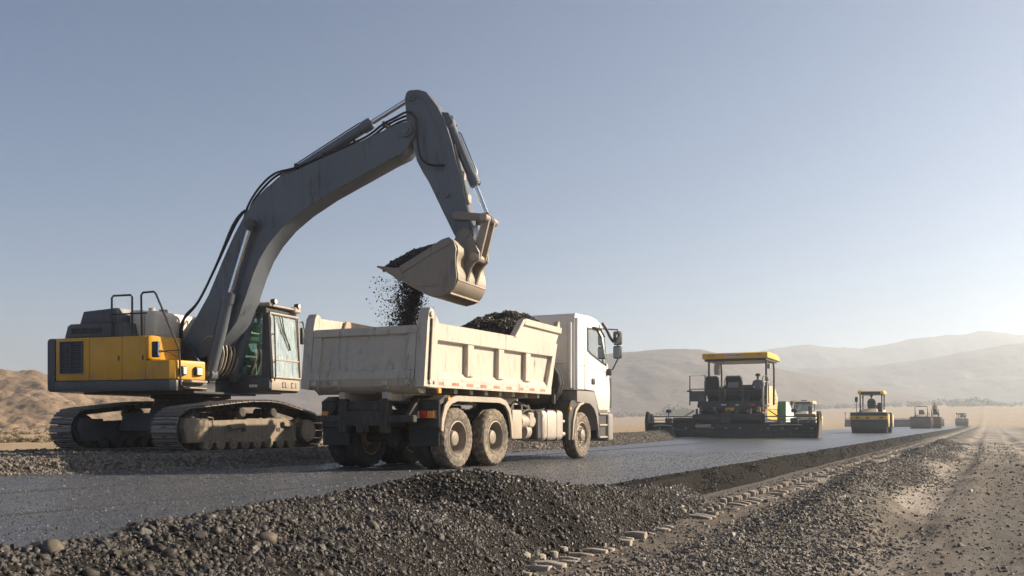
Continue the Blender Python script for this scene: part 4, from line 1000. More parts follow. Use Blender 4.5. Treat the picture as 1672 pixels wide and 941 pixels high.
# falling: dense core under the lip, thin spray towards the left
n = 11500
t = rng.random(n)**0.85
ly = rng.normal(.02, .26, n).clip(-.66, .6); lx = 5.10 + rng.normal(0, .085, n) + .16*(1-t) - .04*t
core = hxy(lx + .05*np.sin(ly*9+t*5), ly, 3.45 - t*1.35)
n2 = 900; t2 = rng.random(n2)
sp = hxy(4.98 - rng.gamma(1.5, .07, n2) + .1*rng.normal(size=n2), rng.uniform(-.68, .6, n2), 3.45 - t2*1.3)
Pf = np.concatenate([core, sp])
scatter('falling_stones', Pf, np.concatenate([sizes(n, .0125, .45, .005, .03), sizes(n2, .012, .45, .006, .03)]), M['loadstone'], kind='stuff', label='dark stones pouring from the bucket lip into the tipper body', cat='gravel')
# ================================================================== tipper truck (x forward, y left, z up; rear axle at the origin)
TO = (-2.0, 17.4)
tr = thing('dump_truck', 'white-cabbed tipper truck with cream body standing under the excavator bucket', 'truck', (TO[0], TO[1], 0), heading(27))
def tp_(name, bm, m, parent=None, **k): return obj(name, bm, m, parent or tr, **k)
HW = 1.22
body_ = thing('tipper_body', None, None); body_.parent = tr
bm = B()
box(bm, -1.12, 3.8, -1.08, 1.08, 1.40, 1.47, .01)
for k in range(9): box(bm, -.9+k*.56, -.78+k*.56, -1.0, 1.0, 1.30, 1.40, .008)
box(bm, -1.1, 3.7, -.5, -.38, 1.16, 1.31, .01); box(bm, -1.1, 3.7, .38, .5, 1.16, 1.31, .01)
prism(bm, [(-1.2, 1.52), (-1.14, 1.40), (-.95, 1.28), (-.8, 1.28), (-.8, 1.45), (-1.1, 1.5)], -1.05, 1.05, b=.01)
tp_('floor', bm, M['cream'], body_)
for sd in (-1, 1):
    o = sd*HW
    def yb(a, b): return sorted((sd*a, sd*b))
    bm = B()
    i0, i1 = yb(HW-.13, HW-.09)
    prism(bm, [(-.78, 1.45), (3.82, 1.45), (4.02, 2.2), (-.66, 2.2)], i0, i1)                       # recessed sheet
    def slab(prof, xa, xb, xa2=None, xb2=None):
        """profile (y outwards, z) swept along x; ends may lean"""
        P0 = [(xa(z), sd*y, z) for y, z in prof]; P1 = [(xb(z), sd*y, z) for y, z in prof]
        A = [bm.verts.new(p) for p in P0]; C = [bm.verts.new(p) for p in P1]; k = len(prof)
        bm.faces.new(A); bm.faces.new(C[::-1])
        for q in range(k): bm.faces.new((A[q], A[(q+1) % k], C[(q+1) % k], C[q]))
    rear_x = lambda z: -1.0 + (z-1.38)*.13 + .2
    front_x = lambda z: 3.79 + max(0, z-1.5)*.33
    slab([(HW-.10, 1.38), (HW, 1.38), (HW, 1.53), (HW-.10, 1.66)], rear_x, front_x)                 # lower sill with sloping top
    slab([(HW-.11, 2.14), (HW, 2.17), (HW, 2.44), (HW-.04, 2.46), (HW-.11, 2.46)], rear_x, front_x)  # top rail
    for xr in (.42, 1.58, 2.72):
        ya, yb2 = yb(HW-.1, HW-.005)
        prism(bm, [(xr-.11, 1.6), (xr+.11, 1.6), (xr+.13, 2.16), (xr-.09, 2.16)], ya, yb2, b=.012)
    ya, yb2 = yb(HW-.1, HW+.002)
    prism(bm, [(3.58, 1.5), (3.80, 1.5), (4.02, 2.18), (3.86, 2.18)], ya, yb2, b=.01)
    ya, yb2 = yb(HW-.1, HW-.03)
    prism(bm, [(2.15, 2.44), (4.1, 2.44), (4.3, 2.74), (2.58, 2.78)], ya, yb2, b=.01)                # raised front wing
    ya, yb2 = yb(HW-.12, HW+.02)
    prism(bm, [(2.52, 2.70), (4.26, 2.66), (4.31, 2.79), (2.58, 2.83)], ya, yb2, b=.012)
    prism(bm, [(2.1, 2.43), (2.2, 2.43), (2.6, 2.81), (2.5, 2.81)], ya, yb2, b=.01)
    prism(bm, [(4.1, 2.79), (4.16, 2.92), (4.22, 2.92), (4.26, 2.79)], ya+.02, yb2-.02, b=.008)
    if sd > 0: box(bm, -.85, 2.2, HW-.1, HW-.06, 2.44, 2.62, .01)
    tp_('side_wall', bm, M['cream'], body_)
    if sd < 0:
        bm = B(); prism(bm, [(-.2, 2.44), (2.1, 2.44), (2.38, 2.56), (-.12, 2.63)], HW-.16, HW-.12, b=.008)
        tp_('inner_board', bm, M['rail'], body_)
    # rear corner post with hinge lug
    bm = B(); ya, yb2 = yb(HW-.16, HW+.03)
    prism(bm, [(-1.19, 1.38), (-.74, 1.36), (-.70, 1.62), (-.8, 2.0), (-.66, 2.42), (-.74, 2.5), (-.88, 2.66), (-.97, 2.68), (-1.03, 2.6), (-1.06, 2.44)], ya, yb2, b=.014)
    ym = yb2 if sd < 0 else ya
    face = sd*(HW+.03)
    box(bm, -.99, -.95, min(face, face+sd*.012), max(face, face+sd*.012), 1.5, 2.35, .004)
    cyl(bm, (-.95, face-.01*sd, 2.57), (-.95, face+.03*sd, 2.57), .045, seg=14)
    cyl(bm, (-1.0, face-.01*sd, 1.47), (-1.0, face+.03*sd, 1.47), .045, seg=14); cyl(bm, (-.86, face-.01*sd, 1.46), (-.86, face+.02*sd, 1.46), .03, seg=12)
    pst = tp_('corner_post', bm, M['cream'], body_)
    bm = B(); prism(bm, [(-1.06, 1.5), (-1.02, 1.5), (-.93, 2.5), (-.97, 2.5)], min(face, face+sd*.03), max(face, face+sd*.03), b=.005); tp_('latch_bar', bm, M['under'], pst)
    # reflective strip: red and white dashes on the sill
    bm = B(); ya, yb2 = yb(HW+.001, HW+.005); box(bm, -.66, 3.7, ya, yb2, 1.425, 1.475); tp_('reflective_strip', bm, M['strip'], body_)
    bm = B(); ya, yb2 = yb(HW-.02, HW+.03); box(bm, -.72, -.62, ya, yb2, 1.28, 1.37, .01); tp_('side_marker', bm, M['orangelamp'], body_)
bm = B(); box(bm, 0, .06, -1.1, 1.1, 0, 1.36, .01)
bmesh.ops.transform(bm, matrix=Matrix.Translation((3.76, 0, 1.44)) @ Matrix.Rotation(math.radians(18), 4, 'Y'), verts=bm.verts)
box(bm, 4.1, 4.3, -1.15, 1.15, 2.68, 2.78, .02)
tp_('front_wall', bm, M['cream'], body_)
# tailgate, leaning with the posts
bm = B(); tl = Matrix.Translation((-1.17, 0, 1.5)) @ Matrix.Rotation(math.radians(7.5), 4, 'Y')
W = HW-.17
box(bm, .03, .06, -W, W, .0, .88, M=tl)
box(bm, -.02, .07, -W, W, .76, .9, .012, M=tl); box(bm, -.02, .07, -W, W, .0, .16, .012, M=tl)
for yy in (-W, W-.17): box(bm, -.015, .065, yy, yy+.17, .155, .765, .012, M=tl)
prism(bm, [(-1.19, 1.5), (-1.15, 1.4), (-1.1, 1.4), (-1.1, 1.5)], -W, W, b=.004)
tg = tp_('tailgate', bm, M['cream'], body_)
bm = B()
for yy in (-.95, -.5, .5, .95): prism(bm, [(-1.2, 1.5), (-1.22, 1.42), (-1.12, 1.34), (-1.08, 1.42)], yy-.05, yy+.05, b=.01)
tp_('tailgate_hook', bm, M['cream'], tg)

# chassis
bm = B()
for sy in (-1, 1):
    a, b = sorted((sy*.36, sy*.44)); box(bm, -1.05, 6.9, a, b, .72, 1.02, .01)
    a, b = sorted((sy*.34, sy*.5)); box(bm, -1.12, -.98, a, b, .62, 1.2, .015)
for xx in (-.6, .7, 2.0, 3.3, 4.6): box(bm, xx, xx+.12, -.4, .4, .76, .98, .01)
box(bm, -1.1, -.98, -1.0, 1.0, .80, .92, .015); box(bm, -1.06, -.95, -.5, .5, 1.0, 1.16, .015)
box(bm, -1.12, -1.09, -.34, .34, .74, 1.0, .01)
for yy in (-.8, .8): prism(bm, [(-1.0, .9), (-.7, 1.2), (-.5, 1.2), (-.5, 1.0), (-.9, .8)], yy-.04, yy+.04, b=.008)
box(bm, -1.14, -1.09, -.12, .12, .62, .78, .02); cyl(bm, (-1.2, 0, .68), (-1.05, 0, .68), .06)
for xx in (0, 1.38): cyl(bm, (xx, -.9, .53), (xx, .9, .53), .085); lathe(bm, [(.001, -.2), (.16, -.18), (.23, 0), (.16, .18), (.001, .2)], (xx, 0, .53), 20, 'x')
for sy in (-.55, .55): prism(bm, [(-.4, .8), (.69, .98), (1.78, .8), (1.78, .72), (.69, .88), (-.4, .72)], sy-.05, sy+.05, b=.01)
cyl(bm, (5.52, -.9, .5), (5.52, .9, .5), .06); cyl(bm, (1.4, 0, .6), (4.8, 0, .75), .06)
box(bm, 2.3, 4.9, -.95, -.4, 1.02, 1.06, .01)
tp_('chassis', bm, M['under'])
bm = B()
for yy in (-.62, .46): box(bm, -1.105, -1.085, yy, yy+.16, .82, .9, .01)
for yy in (-.22, .16): cyl(bm, (-1.13, yy, .87), (-1.1, yy, .87), .03, seg=12)
tp_('towing_fittings', bm, M['black'])

def tyre_prof(R, w, rr): # closed section, symmetrical about the wheel plane
    return [(rr, -w*.36), (rr+.03, -w*.44), (R-.12, -w*.5), (R-.04, -w*.48), (R-.012, -w*.40), (R, -w*.34), (R, -w*.12), (R-.012, -w*.10), (R-.012, w*.10), (R, w*.12), (R, w*.34), (R-.012, w*.40), (R-.04, w*.48), (R-.12, w*.5), (rr+.03, w*.44), (rr, w*.36)]
def wheel(x, y, out, R, kind, mt, w=.30):
    """out = +1/-1 the side the dish opens to"""
    hub = thing('wheel', None, None); hub.parent = tr
    bm = B(); lathe(bm, tyre_prof(R, w, R*.56), (x, y, R), 96, closed=True, tread=lambda i, j: (-.014 if (i % 4) < 2 else 0) if j in (3, 4, 5, 10, 11, 12) else 0)
    tp_('tyre', bm, mt, hub, smooth=30)
    r0 = R*.57; s = out
    bm = B()
    if kind == 'rear':   # deep dish with a protruding hub
        prof = [(r0-.02, .10), (r0, .115), (r0+.008, .13), (r0-.012, .135), (r0-.03, .1), (r0-.04, .0), (r0-.055, -.08), (.2, -.1), (.15, -.09), (.135, .05), (.12, .075), (.09, .085), (.0001, .09)]
    else:
        prof = [(r0, .11), (r0+.008, .13), (r0-.012, .135), (r0-.03, .1), (r0-.045, .04), (.23, .03), (.21, .09), (.17, .1), (.13, .09), (.12, .15), (.09, .165), (.0001, .17)]
    lathe(bm, [(r, a*s) for r, a in prof], (x, y, R), 48, cap=False)
    for k in range(10):
        a = 2*PI*k/10; rr = .165 if kind == 'rear' else .17; base = -.1 if kind == 'rear' else .095
        cx, cz = x+rr*math.cos(a), R+rr*math.sin(a)
        cyl(bm, (cx, y+s*base, cz), (cx, y+s*(base+.035), cz), .017, seg=8)
    rim = tp_('rim', bm, M['rim'], hub)
    bm = B()
    for k in range(10):
        a = 2*PI*(k+.5)/10; rr = r0-.085; base = -.092 if kind == 'rear' else .036
        cx, cz = x+rr*math.cos(a), R+rr*math.sin(a)
        cyl(bm, (cx, y+s*(base-.01), cz), (cx, y+s*(base+.006), cz), .028, seg=10)
    tp_('hand_holes', bm, M['black'], hub)
for xx in (0.0, 1.38):
    for sd in (-1, 1):
        wheel(xx, sd*1.07, sd, .525, 'rear', M['tyre'] if sd < 0 else M['inner_tyre']); wheel(xx, sd*.73, -sd, .525, 'rear', M['inner_tyre'])
for sd in (-1, 1): wheel(5.52, sd*1.05, sd, .515, 'front', M['tyre'])

# mudguards over the tandem, lamps and flaps
for sd in (-1, 1):
    a, b = sorted((sd*.6, sd*1.22)); e0, e1 = sorted((sd*1.205, sd*1.245))
    arch = [(-.62, .66), (-.6, .85), (-.5, 1.08), (-.34, 1.2), (-.1, 1.25), (1.5, 1.25), (1.74, 1.2), (1.9, 1.06), (2.0, .8), (2.03, .52)]
    inn = [(1.98, .52), (1.95, .8), (1.86, 1.03), (1.72, 1.15), (1.5, 1.2), (-.1, 1.2), (-.31, 1.15), (-.45, 1.04), (-.55, .84), (-.57, .66)]
    bm = B(); prism(bm, arch+inn, a, b); mg = tp_('mudguard', bm, M['black'])
    bm = B(); prism(bm, [(x-.0, z+.008) for x, z in arch] + [(x+.02*(1 if x < .7 else -1), z-.03) for x, z in inn], e0, e1, b=.006); tp_('mudguard_rim', bm, M['tan'], mg)
    bm = B(); box(bm, -.655, -.6, a, b, .70, 1.18, .02); prism(bm, [(-.65, 1.16), (-.45, 1.26), (-.3, 1.26), (-.3, 1.22), (-.6, 1.1)], a, b); tp_('rear_panel', bm, M['black'], mg)
    bm = B(); box(bm, -.63, -.612, a+.02, b-.02, .40, .71, .004); tp_('mud_flap', bm, M['rubber'], mg)
    la, lb = sorted((sd*.72, sd*1.16))
    bm = B(); box(bm, -.70, -.64, la-.015, lb+.015, .855, 1.01, .015); lamp = tp_('tail_lamp', bm, M['black'], mg)
    third = (lb-la)/3
    order = [M['orangelamp'], M['redlamp'], M['whitelamp']] if sd < 0 else [M['whitelamp'], M['redlamp'], M['orangelamp']]
    for k, mm in enumerate(order):
        bm = B(); box(bm, -.715, -.69, la+k*third+.006, la+(k+1)*third-.006, .87, .995, .008); tp_('lamp_lens', bm, mm, lamp)
    bm = B(); cyl(bm, (-.42, sd*1.245, 1.2), (-.42, sd*1.28, 1.2), .035, seg=14); tp_('marker_lamp', bm, M['orangelamp'], mg)
# side equipment on the right and a plain mirror image on the left
for sd in (-1, 1):
    bm = B(); a, b = sorted((sd*.7, sd*1.2)); box(bm, 2.08, 2.5, a, b, .48, 1.04, .03, 2); tp_('battery_box', bm, M['tan'])
    bm = B(); a, b = sorted((sd*.62, sd*1.2)); box(bm, 3.42, 4.5, a, b, .42, 1.06, .1, 4); ft = tp_('fuel_tank', bm, M['alu'])
    bm = B()
    for xx in (3.62, 4.1): box(bm, xx, xx+.05, a-.006, b+.006, .41, 1.07, .03, 2)
    box(bm, 3.25, 3.44, a+.04, b-.02, .46, 1.02, .03); tp_('tank_strap', bm, M['under'], ft)
    bm = B(); cyl(bm, (3.9, sd*.95, 1.05), (3.9, sd*.95, 1.1), .06); tp_('filler_cap', bm, M['black'], ft)
    bm = B()
    cyl(bm, (2.62, sd*1.0, .82), (3.2, sd*1.0, .82), .15, seg=24); cyl(bm, (2.85, sd*.98, .62), (3.05, sd*.98, .62), .16); box(bm, 2.9, 3.15, sd*1.05-.1, sd*1.05+.1, .7, 1.0, .03)
    tp_('air_tank', bm, M['tan'])
    bm = B()
    tube(bm, [(2.5, sd*.9, 1.0), (2.7, sd*.9, 1.18), (3.0, sd*.85, 1.2), (3.4, sd*.9, 1.08)], .03, 8, 4); tube(bm, [(2.5, sd*1.1, .9), (2.8, sd*1.15, 1.05), (3.2, sd*1.1, 1.0)], .02, 8, 4)
    for xx in (2.6, 3.0, 3.3): box(bm, xx, xx+.1, sd*.8-.12, sd*.8+.12, 1.0, 1.16, .02)
    tp_('air_lines', bm, M['under'])
    bm = B(); box(bm, 4.5, 4.58, sd*.9-.04, sd*.9+.04, .6, .7); cyl(bm, (4.55, sd*1.1, .82), (4.68, sd*1.1, .82), .04); cyl(bm, (4.55, sd*1.1, .55), (4.68, sd*1.1, .55), .05); tp_('hose_coupling', bm, M['alu'])
bm = B(); lathe(bm, tyre_prof(.5, .28, .28), (0, 0, 0), 60, 'x', closed=True, tread=lambda i, j: (-.014 if (i % 4) < 2 else 0) if j in (3, 4, 5, 10, 11, 12) else 0)
bmesh.ops.transform(bm, matrix=Matrix.Translation((4.72, -.55, 1.66)), verts=bm.verts); tp_('spare_tyre', bm, M['inner_tyre'])
bm = B(); cyl(bm, (4.55, .5, 1.05), (4.55, .5, 2.4), .2); box(bm, 4.5, 4.95, .1, 1.0, 1.05, 1.5, .03); tp_('air_filter', bm, M['black'])
bm = B(); tube(bm, [(4.6, -.9, 1.2), (4.6, -.9, 1.5), (4.8, -.95, 1.5)], .05); tp_('exhaust_pipe', bm, M['black'])
# cab
CW = 1.235
def sec(pts, y0, y1, m, name, parent=None, b=.02, seg=2):
    bm = B(); prism(bm, pts, y0, y1, b=b, seg=seg); return tp_(name, bm, m, parent)
shell = [(5.12, 1.52), (5.12, 3.14), (5.16, 3.19), (5.95, 3.205), (6.35, 3.17), (6.62, 3.08), (6.78, 2.96), (6.9, 2.75), (7.08, 2.25), (7.2, 1.95), (7.24, 1.5), (7.22, 1.05), (6.35, 1.05), (6.3, 1.25), (6.12, 1.52)]
bm = B(); prism(bm, shell, -CW+.06, CW-.06)
es = [e for e in bm.edges if len(e.link_faces) == 2 and any(abs(f.normal.y) > .9 for f in e.link_faces)]
bmesh.ops.bevel(bm, geom=es, offset=.07, segments=4, affect='EDGES', profile=0.5, clamp_overlap=True)
cabt = tp_('cab', bm, M['white'])
for sd in (-1, 1):
    y0, y1 = sorted((sd*(CW-.065), sd*(CW-.01)))
    yo0, yo1 = sorted((sd*(CW-.012), sd*(CW+.006)))
    bm = B(); prism(bm, [(5.16, 1.53), (5.16, 3.1), (5.58, 3.1), (5.56, 1.53)], y0, y1, b=.01); tp_('cab_corner', bm, M['white'], cabt)
    door = [(5.585, 1.53), (5.6, 3.05), (6.3, 3.04), (6.6, 2.9), (6.72, 2.72), (6.95, 2.2), (7.05, 1.95), (7.1, 1.5), (7.08, 1.08), (6.4, 1.08), (6.3, 1.3), (6.14, 1.53)]
    bm = B(); prism(bm, door, y0, y1, b=.012, seg=2); dr = tp_('door', bm, M['white'], cabt)
    bm = B(); y2, y3 = sorted((sd*(CW-.03), sd*(CW-.0095))); prism(bm, [(5.56, 1.53), (5.586, 1.53), (5.602, 3.06), (5.58, 3.06)], y2, y3); prism(bm, [(7.08, 1.08), (7.1, 1.08), (7.12, 1.5), (7.06, 1.97), (6.74, 2.75), (6.72, 2.72), (7.05, 1.95), (7.1, 1.5)], y2, y3); tp_('door_seam', bm, M['rubber'], cabt)
    wf = [(5.68, 2.93), (6.3, 2.93), (6.56, 2.78), (6.86, 2.12), (6.62, 2.16), (5.9, 2.33), (5.7, 2.4)]
    y2, y3 = sorted((sd*(CW-.012), sd*(CW+.002))); bm = B(); prism(bm, wf, y2, y3, b=.004); tp_('window_seal', bm, M['rubber'], dr)
    cx, cz = 6.2, 2.55
    wi = [(cx+(x-cx)*.9, cz+(z-cz)*.88) for x, z in wf]
    y2, y3 = sorted((sd*(CW+.001), sd*(CW+.007))); bm = B(); prism(bm, wi, y2, y3); tp_('window_pane', bm, M['truck_glass'], dr)
    bm = B(); y2, y3 = sorted((sd*(CW-.02), sd*(CW+.02))); box(bm, 5.96, 6.13, y2, y3, 1.66, 1.80, .02, 2); tp_('handle', bm, M['black'], dr)
    bm = B(); y2, y3 = sorted((sd*(CW-.013), sd*(CW-.004))); prism(bm, [(5.2, 2.06), (5.56, 2.06), (5.56, 2.05), (5.2, 2.05)], y2, y3); prism(bm, [(5.62, 2.05), (6.9, 1.98), (6.9, 1.97), (5.62, 2.04)], y2, y3); tp_('crease_line', bm, M['cabgrey'], dr)
    bm = B(); y2, y3 = sorted((sd*(CW-.5), sd*(CW+.0)))
    prism(bm, [(5.12, 1.5), (6.12, 1.5), (6.28, 1.24), (6.36, 1.0), (6.40, .62), (6.34, .62), (6.26, .95), (6.1, 1.13), (5.85, 1.24), (5.12, 1.24)], y2, y3, b=.015, seg=2)
    tp_('wheel_arch', bm, M['cabgrey'], cabt)
    y2, y3 = sorted((sd*(CW-.5), sd*(CW-.03)))
    bm = B(); prism(bm, [(4.72, .42), (4.86, .42), (4.92, .8), (5.06, 1.06), (5.25, 1.2), (5.5, 1.24), (5.5, 1.28), (4.9, 1.28), (4.8, 1.2), (4.72, .9)], y2, y3, b=.012); ff = tp_('front_mudguard', bm, M['black'], cabt)
    bm = B(); y4, y5 = sorted((sd*(CW-.03), sd*(CW+.01))); prism(bm, [(4.84, .42), (4.88, .42), (4.95, .8), (5.08, 1.03), (5.27, 1.17), (5.5, 1.21), (5.5, 1.255), (5.24, 1.225), (5.03, 1.09), (4.9, .84)], y4, y5, b=.005); tp_('mudguard_rim', bm, M['tan'], ff)
    bm = B(); cyl(bm, (4.78, sd*(CW-.04), 1.1), (4.78, sd*(CW), 1.1), .04, seg=14); tp_('marker_lamp', bm, M['orangelamp'], ff)
    bm = B(); y2, y3 = sorted((sd*.8, sd*(CW-.04))); box(bm, 6.42, 6.95, y2, y3, .42, 1.06, .03); tp_('step_well', bm, M['black'], cabt)
    bm = B()
    for z in (.44, .72, .98): box(bm, 6.44, 6.92, *sorted((sd*(CW-.2), sd*(CW+.005))), z, z+.04, .008)
    tp_('step', bm, M['tan'], cabt)
    bm = B(); y2, y3 = sorted((sd*(CW-.3), sd*(CW+.01))); box(bm, 6.96, 7.3, y2, y3, .36, 1.02, .06, 3); tp_('bumper_end', bm, M['cabgrey'], cabt)
    # mirrors on a bent arm ahead of the door
    ym = sd*(CW+.2)
    bm = B(); tube(bm, [(6.72, sd*(CW-.02), 2.98), (6.95, sd*(CW+.1), 2.98), (7.05, ym, 2.98), (7.06, ym, 2.9), (7.06, ym, 2.28), (7.0, sd*(CW+.1), 2.05), (6.95, sd*(CW), 2.0)], .018)
    box(bm, 6.88, 7.0, *sorted((sd*(CW-.02), sd*(CW+.09))), 1.9, 2.06, .03)
    tp_('mirror_arm', bm, M['black'], cabt); bm = B()
    tube(bm, [(6.6, sd*(CW), 3.1), (6.72, sd*(CW+.06), 2.95), (6.85, sd*(CW+.1), 2.78), (6.98, sd*(CW+.12), 2.7)], .035, 8, 4)
    ma = tp_('camera_arm', bm, M['black'], cabt)
    for za, zb in ((2.62, 2.94), (2.3, 2.6)):
        bm = B(); box(bm, 6.99, 7.13, ym-.1, ym+.1, za, zb, .04, 3); tp_('wing_mirror', bm, M['black'], cabt)
        bm = B(); box(bm, 6.982, 6.992, ym-.08, ym+.08, za+.025, zb-.025, .003); tp_('mirror_glass', bm, M['mirror'], cabt)
    bm = B(); tube(bm, [(6.0, sd*(CW+.0), 2.95), (6.3, sd*(CW+.06), 2.95), (6.6, sd*(CW+.05), 2.78)], .02); box(bm, 6.02, 6.5, *sorted((sd*(CW+.0), sd*(CW+.05))), 2.93, 2.97, .01); tp_('wind_deflector', bm, M['rubber'], dr)
bm = B(); box(bm, 7.0, 7.3, -.95, .95, .36, .98, .05, 3); tp_('bumper', bm, M['cabgrey'], cabt)
bm = B()
q = [(6.86, 2.9), (7.11, 2.25), (7.115, 2.253), (6.865, 2.903)]
prism(bm, q, -1.05, 1.05); tp_('windscreen', bm, M['truck_glass'], cabt)
bm = B()
for k in range(6): box(bm, 7.235, 7.25, -.9, .9, 1.2+k*.1, 1.25+k*.1, .004)
for yy in (-1.21, 1.16): box(bm, 7.16, 7.26, yy, yy+.05, 1.15, 1.86, .01)
tp_('grille', bm, M['black'], cabt)
bm = B(); box(bm, 6.3, 6.45, -.98, -.78, 3.1, 3.24, .03, 2); box(bm, 6.3, 6.45, .78, .98, 3.1, 3.24, .03, 2); tp_('roof_beacon', bm, M['yellowlamp'], cabt)
bm = B()
for yy in (-1.0, -.3, .4): box(bm, 5.10, 5.125, yy, yy+.03, 1.7, 3.05, .004)
box(bm, 5.10, 5.125, -1.05, 1.05, 2.1, 2.13, .004); box(bm, 5.04, 5.125, -1.12, -1.06, 1.55, 3.0, .01)
tp_('rear_wall_ribs', bm, M['white'], cabt)
bm = B(); box(bm, 5.0, 6.9, -.85, .85, 1.02, 1.5, .05); tp_('engine_cover', bm, M['black'], cabt)
# the load
def tworld(x, y, z):
    a = heading(27); return np.stack([TO[0]+x*math.cos(a)-y*math.sin(a), TO[1]+x*math.sin(a)+y*math.cos(a), z], -1)
def load_h(x, y):
    d = np.hypot((x-3.55)/1.4, (y+.3)/1.2)
    z = 3.05 - 0.68*d**1.9 + (fbm(x*2.6, y*2.6, 3, 91)-.5)*.3
    d2 = np.hypot((x-.3)/1.1, y/1.0); z2 = 2.25 - .5*np.sqrt(d2*d2+.05)
    return np.clip(np.maximum(z, z2), 1.8, 9)
lx, ly = np.meshgrid(np.linspace(-.95, 4.0, 70), np.linspace(-1.07, 1.07, 40), indexing='ij')
P = tworld(lx, ly, load_h(lx, ly)-.03)
heightfield('truck_load', P[..., 0], P[..., 1], P[..., 2], M['fines'], kind='stuff', label='dark asphalt mix filling the tipper body', cat='asphalt mix')
n = 15000; lx = rng.uniform(-.9, 4.05, n); ly = rng.uniform(-1.05, 1.05, n)
scatter('load_stones', tworld(lx, ly, load_h(lx, ly)), sizes(n, .024, .4, .01, .06), M['loadstone'], kind='stuff', label='loose black stones on top of the load in the tipper body', cat='gravel')
# ================================================================== paver
PA = heading(25.6); PO = (11.08, 49.88)
pv = thing('road_paver', 'big black road paver with yellow canopy and full-width screed', 'road paver', (PO[0], PO[1], 0), PA)
def pp(name, bm, m, parent=None, **k): return obj(name, bm, m, parent or pv, **k)
def pw(x, y, z): return (PO[0]+x*math.cos(PA)-y*math.sin(PA), PO[1]+x*math.sin(PA)+y*math.cos(PA), z)
K = M['paverblack']
bm = B()
box(bm, -.06, .75, -4.3, 4.3, .02, .40, .03); box(bm, -.1, -.055, -4.28, 4.28, .30, .42, .01)
box(bm, .1, .7, -4.25, -1.6, .42, .78, .03); box(bm, .1, .7, 1.8, 4.25, .42, .78, .03)
box(bm, .0, .8, -1.5, 1.7, .42, .74, .03)
for k in range(9): box(bm, -.12, -.09, -4.1+k*1.02, -4.05+k*1.02, .05, .40)
scr = pp('screed', bm, K)
bm = B()
cyl(bm, (.2, -1.55, 1.0), (.2, -.05, 1.0), .24, seg=24); cyl(bm, (.2, .5, 1.0), (.2, 1.85, 1.0), .24, seg=24); cyl(bm, (.25, 1.85, .9), (.25, 3.0, .9), .15, seg=20)
box(bm, .0, .5, -.05, .5, .74, 1.3, .03); cyl(bm, (.2, -4.1, .72), (.2, -1.6, .72), .1); cyl(bm, (.2, 1.85, .7), (.2, 4.1, .7), .1)
box(bm, .05, .5, -1.75, -1.55, .5, 1.25, .02); box(bm, .05, .5, 1.8, 1.95, .5, 1.2, .02)
pp('extension_tube', bm, K, scr)
bm = B()
cyl(bm, (-.03, 1.0, .6), (-.03, 1.75, .6), .1); cyl(bm, (-.05, 1.02, .6), (-.05, .96, .6), .11); 
pp('vibrator_motor', bm, M['tan'], scr)
bm = B(); tube(bm, [(-.02, -3.6, .68), (-.02, -2.8, .7), (-.02, -2.4, .68), (-.02, -2.0, .66)], .03); pp('gas_pipe', bm, M['alu'], scr); bm = B(); tube(bm, [(-.02, 3.0, .62), (-.03, 3.6, .66), (-.02, 4.0, .62)], .05); pp('gas_pipe', bm, M['alu'], scr)
for sd in (-1, 1):
    a, b = sorted((sd*4.3, sd*4.38)); bm = B(); prism(bm, [(-.25, .02), (1.1, .02), (1.1, .9), (.8, 1.25), (.1, 1.28), (-.2, 1.0)], a, b, b=.02)
    tube(bm, [(-.15, sd*4.36, .1), (-.2, sd*4.4, .8), (.0, sd*4.4, 1.3), (.4, sd*4.4, 1.3), (.6, sd*4.4, .9)], .035, 8, 3)
    cyl(bm, (-.12, sd*4.34, .3), (-.12, sd*4.34, 1.36), .05)
    for z in (.3, .6, .9): box(bm, -.27, -.2, a-.02, b+.02, z, z+.08, .01)
    pp('end_plate', bm, M['under'] if sd < 0 else K, scr)
    bm = B(); e = 1.75*sd
    tube(bm, [(.1, e, 1.1), (.1, sd*4.25, 1.1)], .03); tube(bm, [(.1, e, .92), (.1, sd*4.25, .92)], .02)
    for k in range(4): tube(bm, [(.1, e+sd*.8*k, .74), (.1, e+sd*.8*k, 1.1)], .022)
    tube(bm, [(.1, sd*2.4, 1.1), (.3, sd*1.9, 1.42)], .03)
    pp('screed_rail', bm, M['grey'], scr)
# tractor body
bm = B(); box(bm, .9, 2.0, -1.45, 1.8, .5, 1.35, .04); box(bm, 2.0, 6.0, -1.25, 1.25, .5, 1.5, .05); box(bm, .55, 1.4, -1.3, 1.6, 1.32, 1.62, .03)
for y in (-1.6, 1.7): prism(bm, [(.3, .9), (.6, 1.1), (3.5, .8), (3.5, .6), (.5, .75)], y-.08, y+.08, b=.02)
pp('chassis', bm, K)
for sd in (-1, 1):
    bm = B(); pts = arc(6.0, .45, .42, -90, 90, 10) + arc(2.6, .45, .42, 90, 270, 10); a, b = sorted((sd*1.0, sd*1.35)); prism(bm, pts, a, b, b=.02)
    for p, t in resample(pts, .16): box(bm, p.x-.05, p.x+.05, a-.01, b+.01, p.y-.025, p.y+.025)
    pp('crawler_track', bm, M['under'])
bm = B(); box(bm, .8, 2.6, -1.5, 1.9, 1.62, 1.74, .02); box(bm, .72, .8, -1.45, 1.85, 1.56, 1.9, .02); box(bm, .7, .73, -1.35, -.7, 1.6, 1.84, .01); box(bm, .7, .73, .4, 1.5, 1.6, 1.84, .01)
deck = pp('operator_deck', bm, K)
bm = B(); box(bm, .68, .7, .35, .6, 1.68, 1.74); box(bm, .68, .7, -.3, -.15, 1.67, 1.73); pp('deck_lettering', bm, M['white_mark'], deck)
bm = B(); box(bm, .68, .705, -1.15, -.8, 1.66, 1.76); cyl(bm, (.62, 1.1, 1.45), (.56, 1.1, 1.45), .07); pp('red_marker', bm, M['redlamp'], deck)
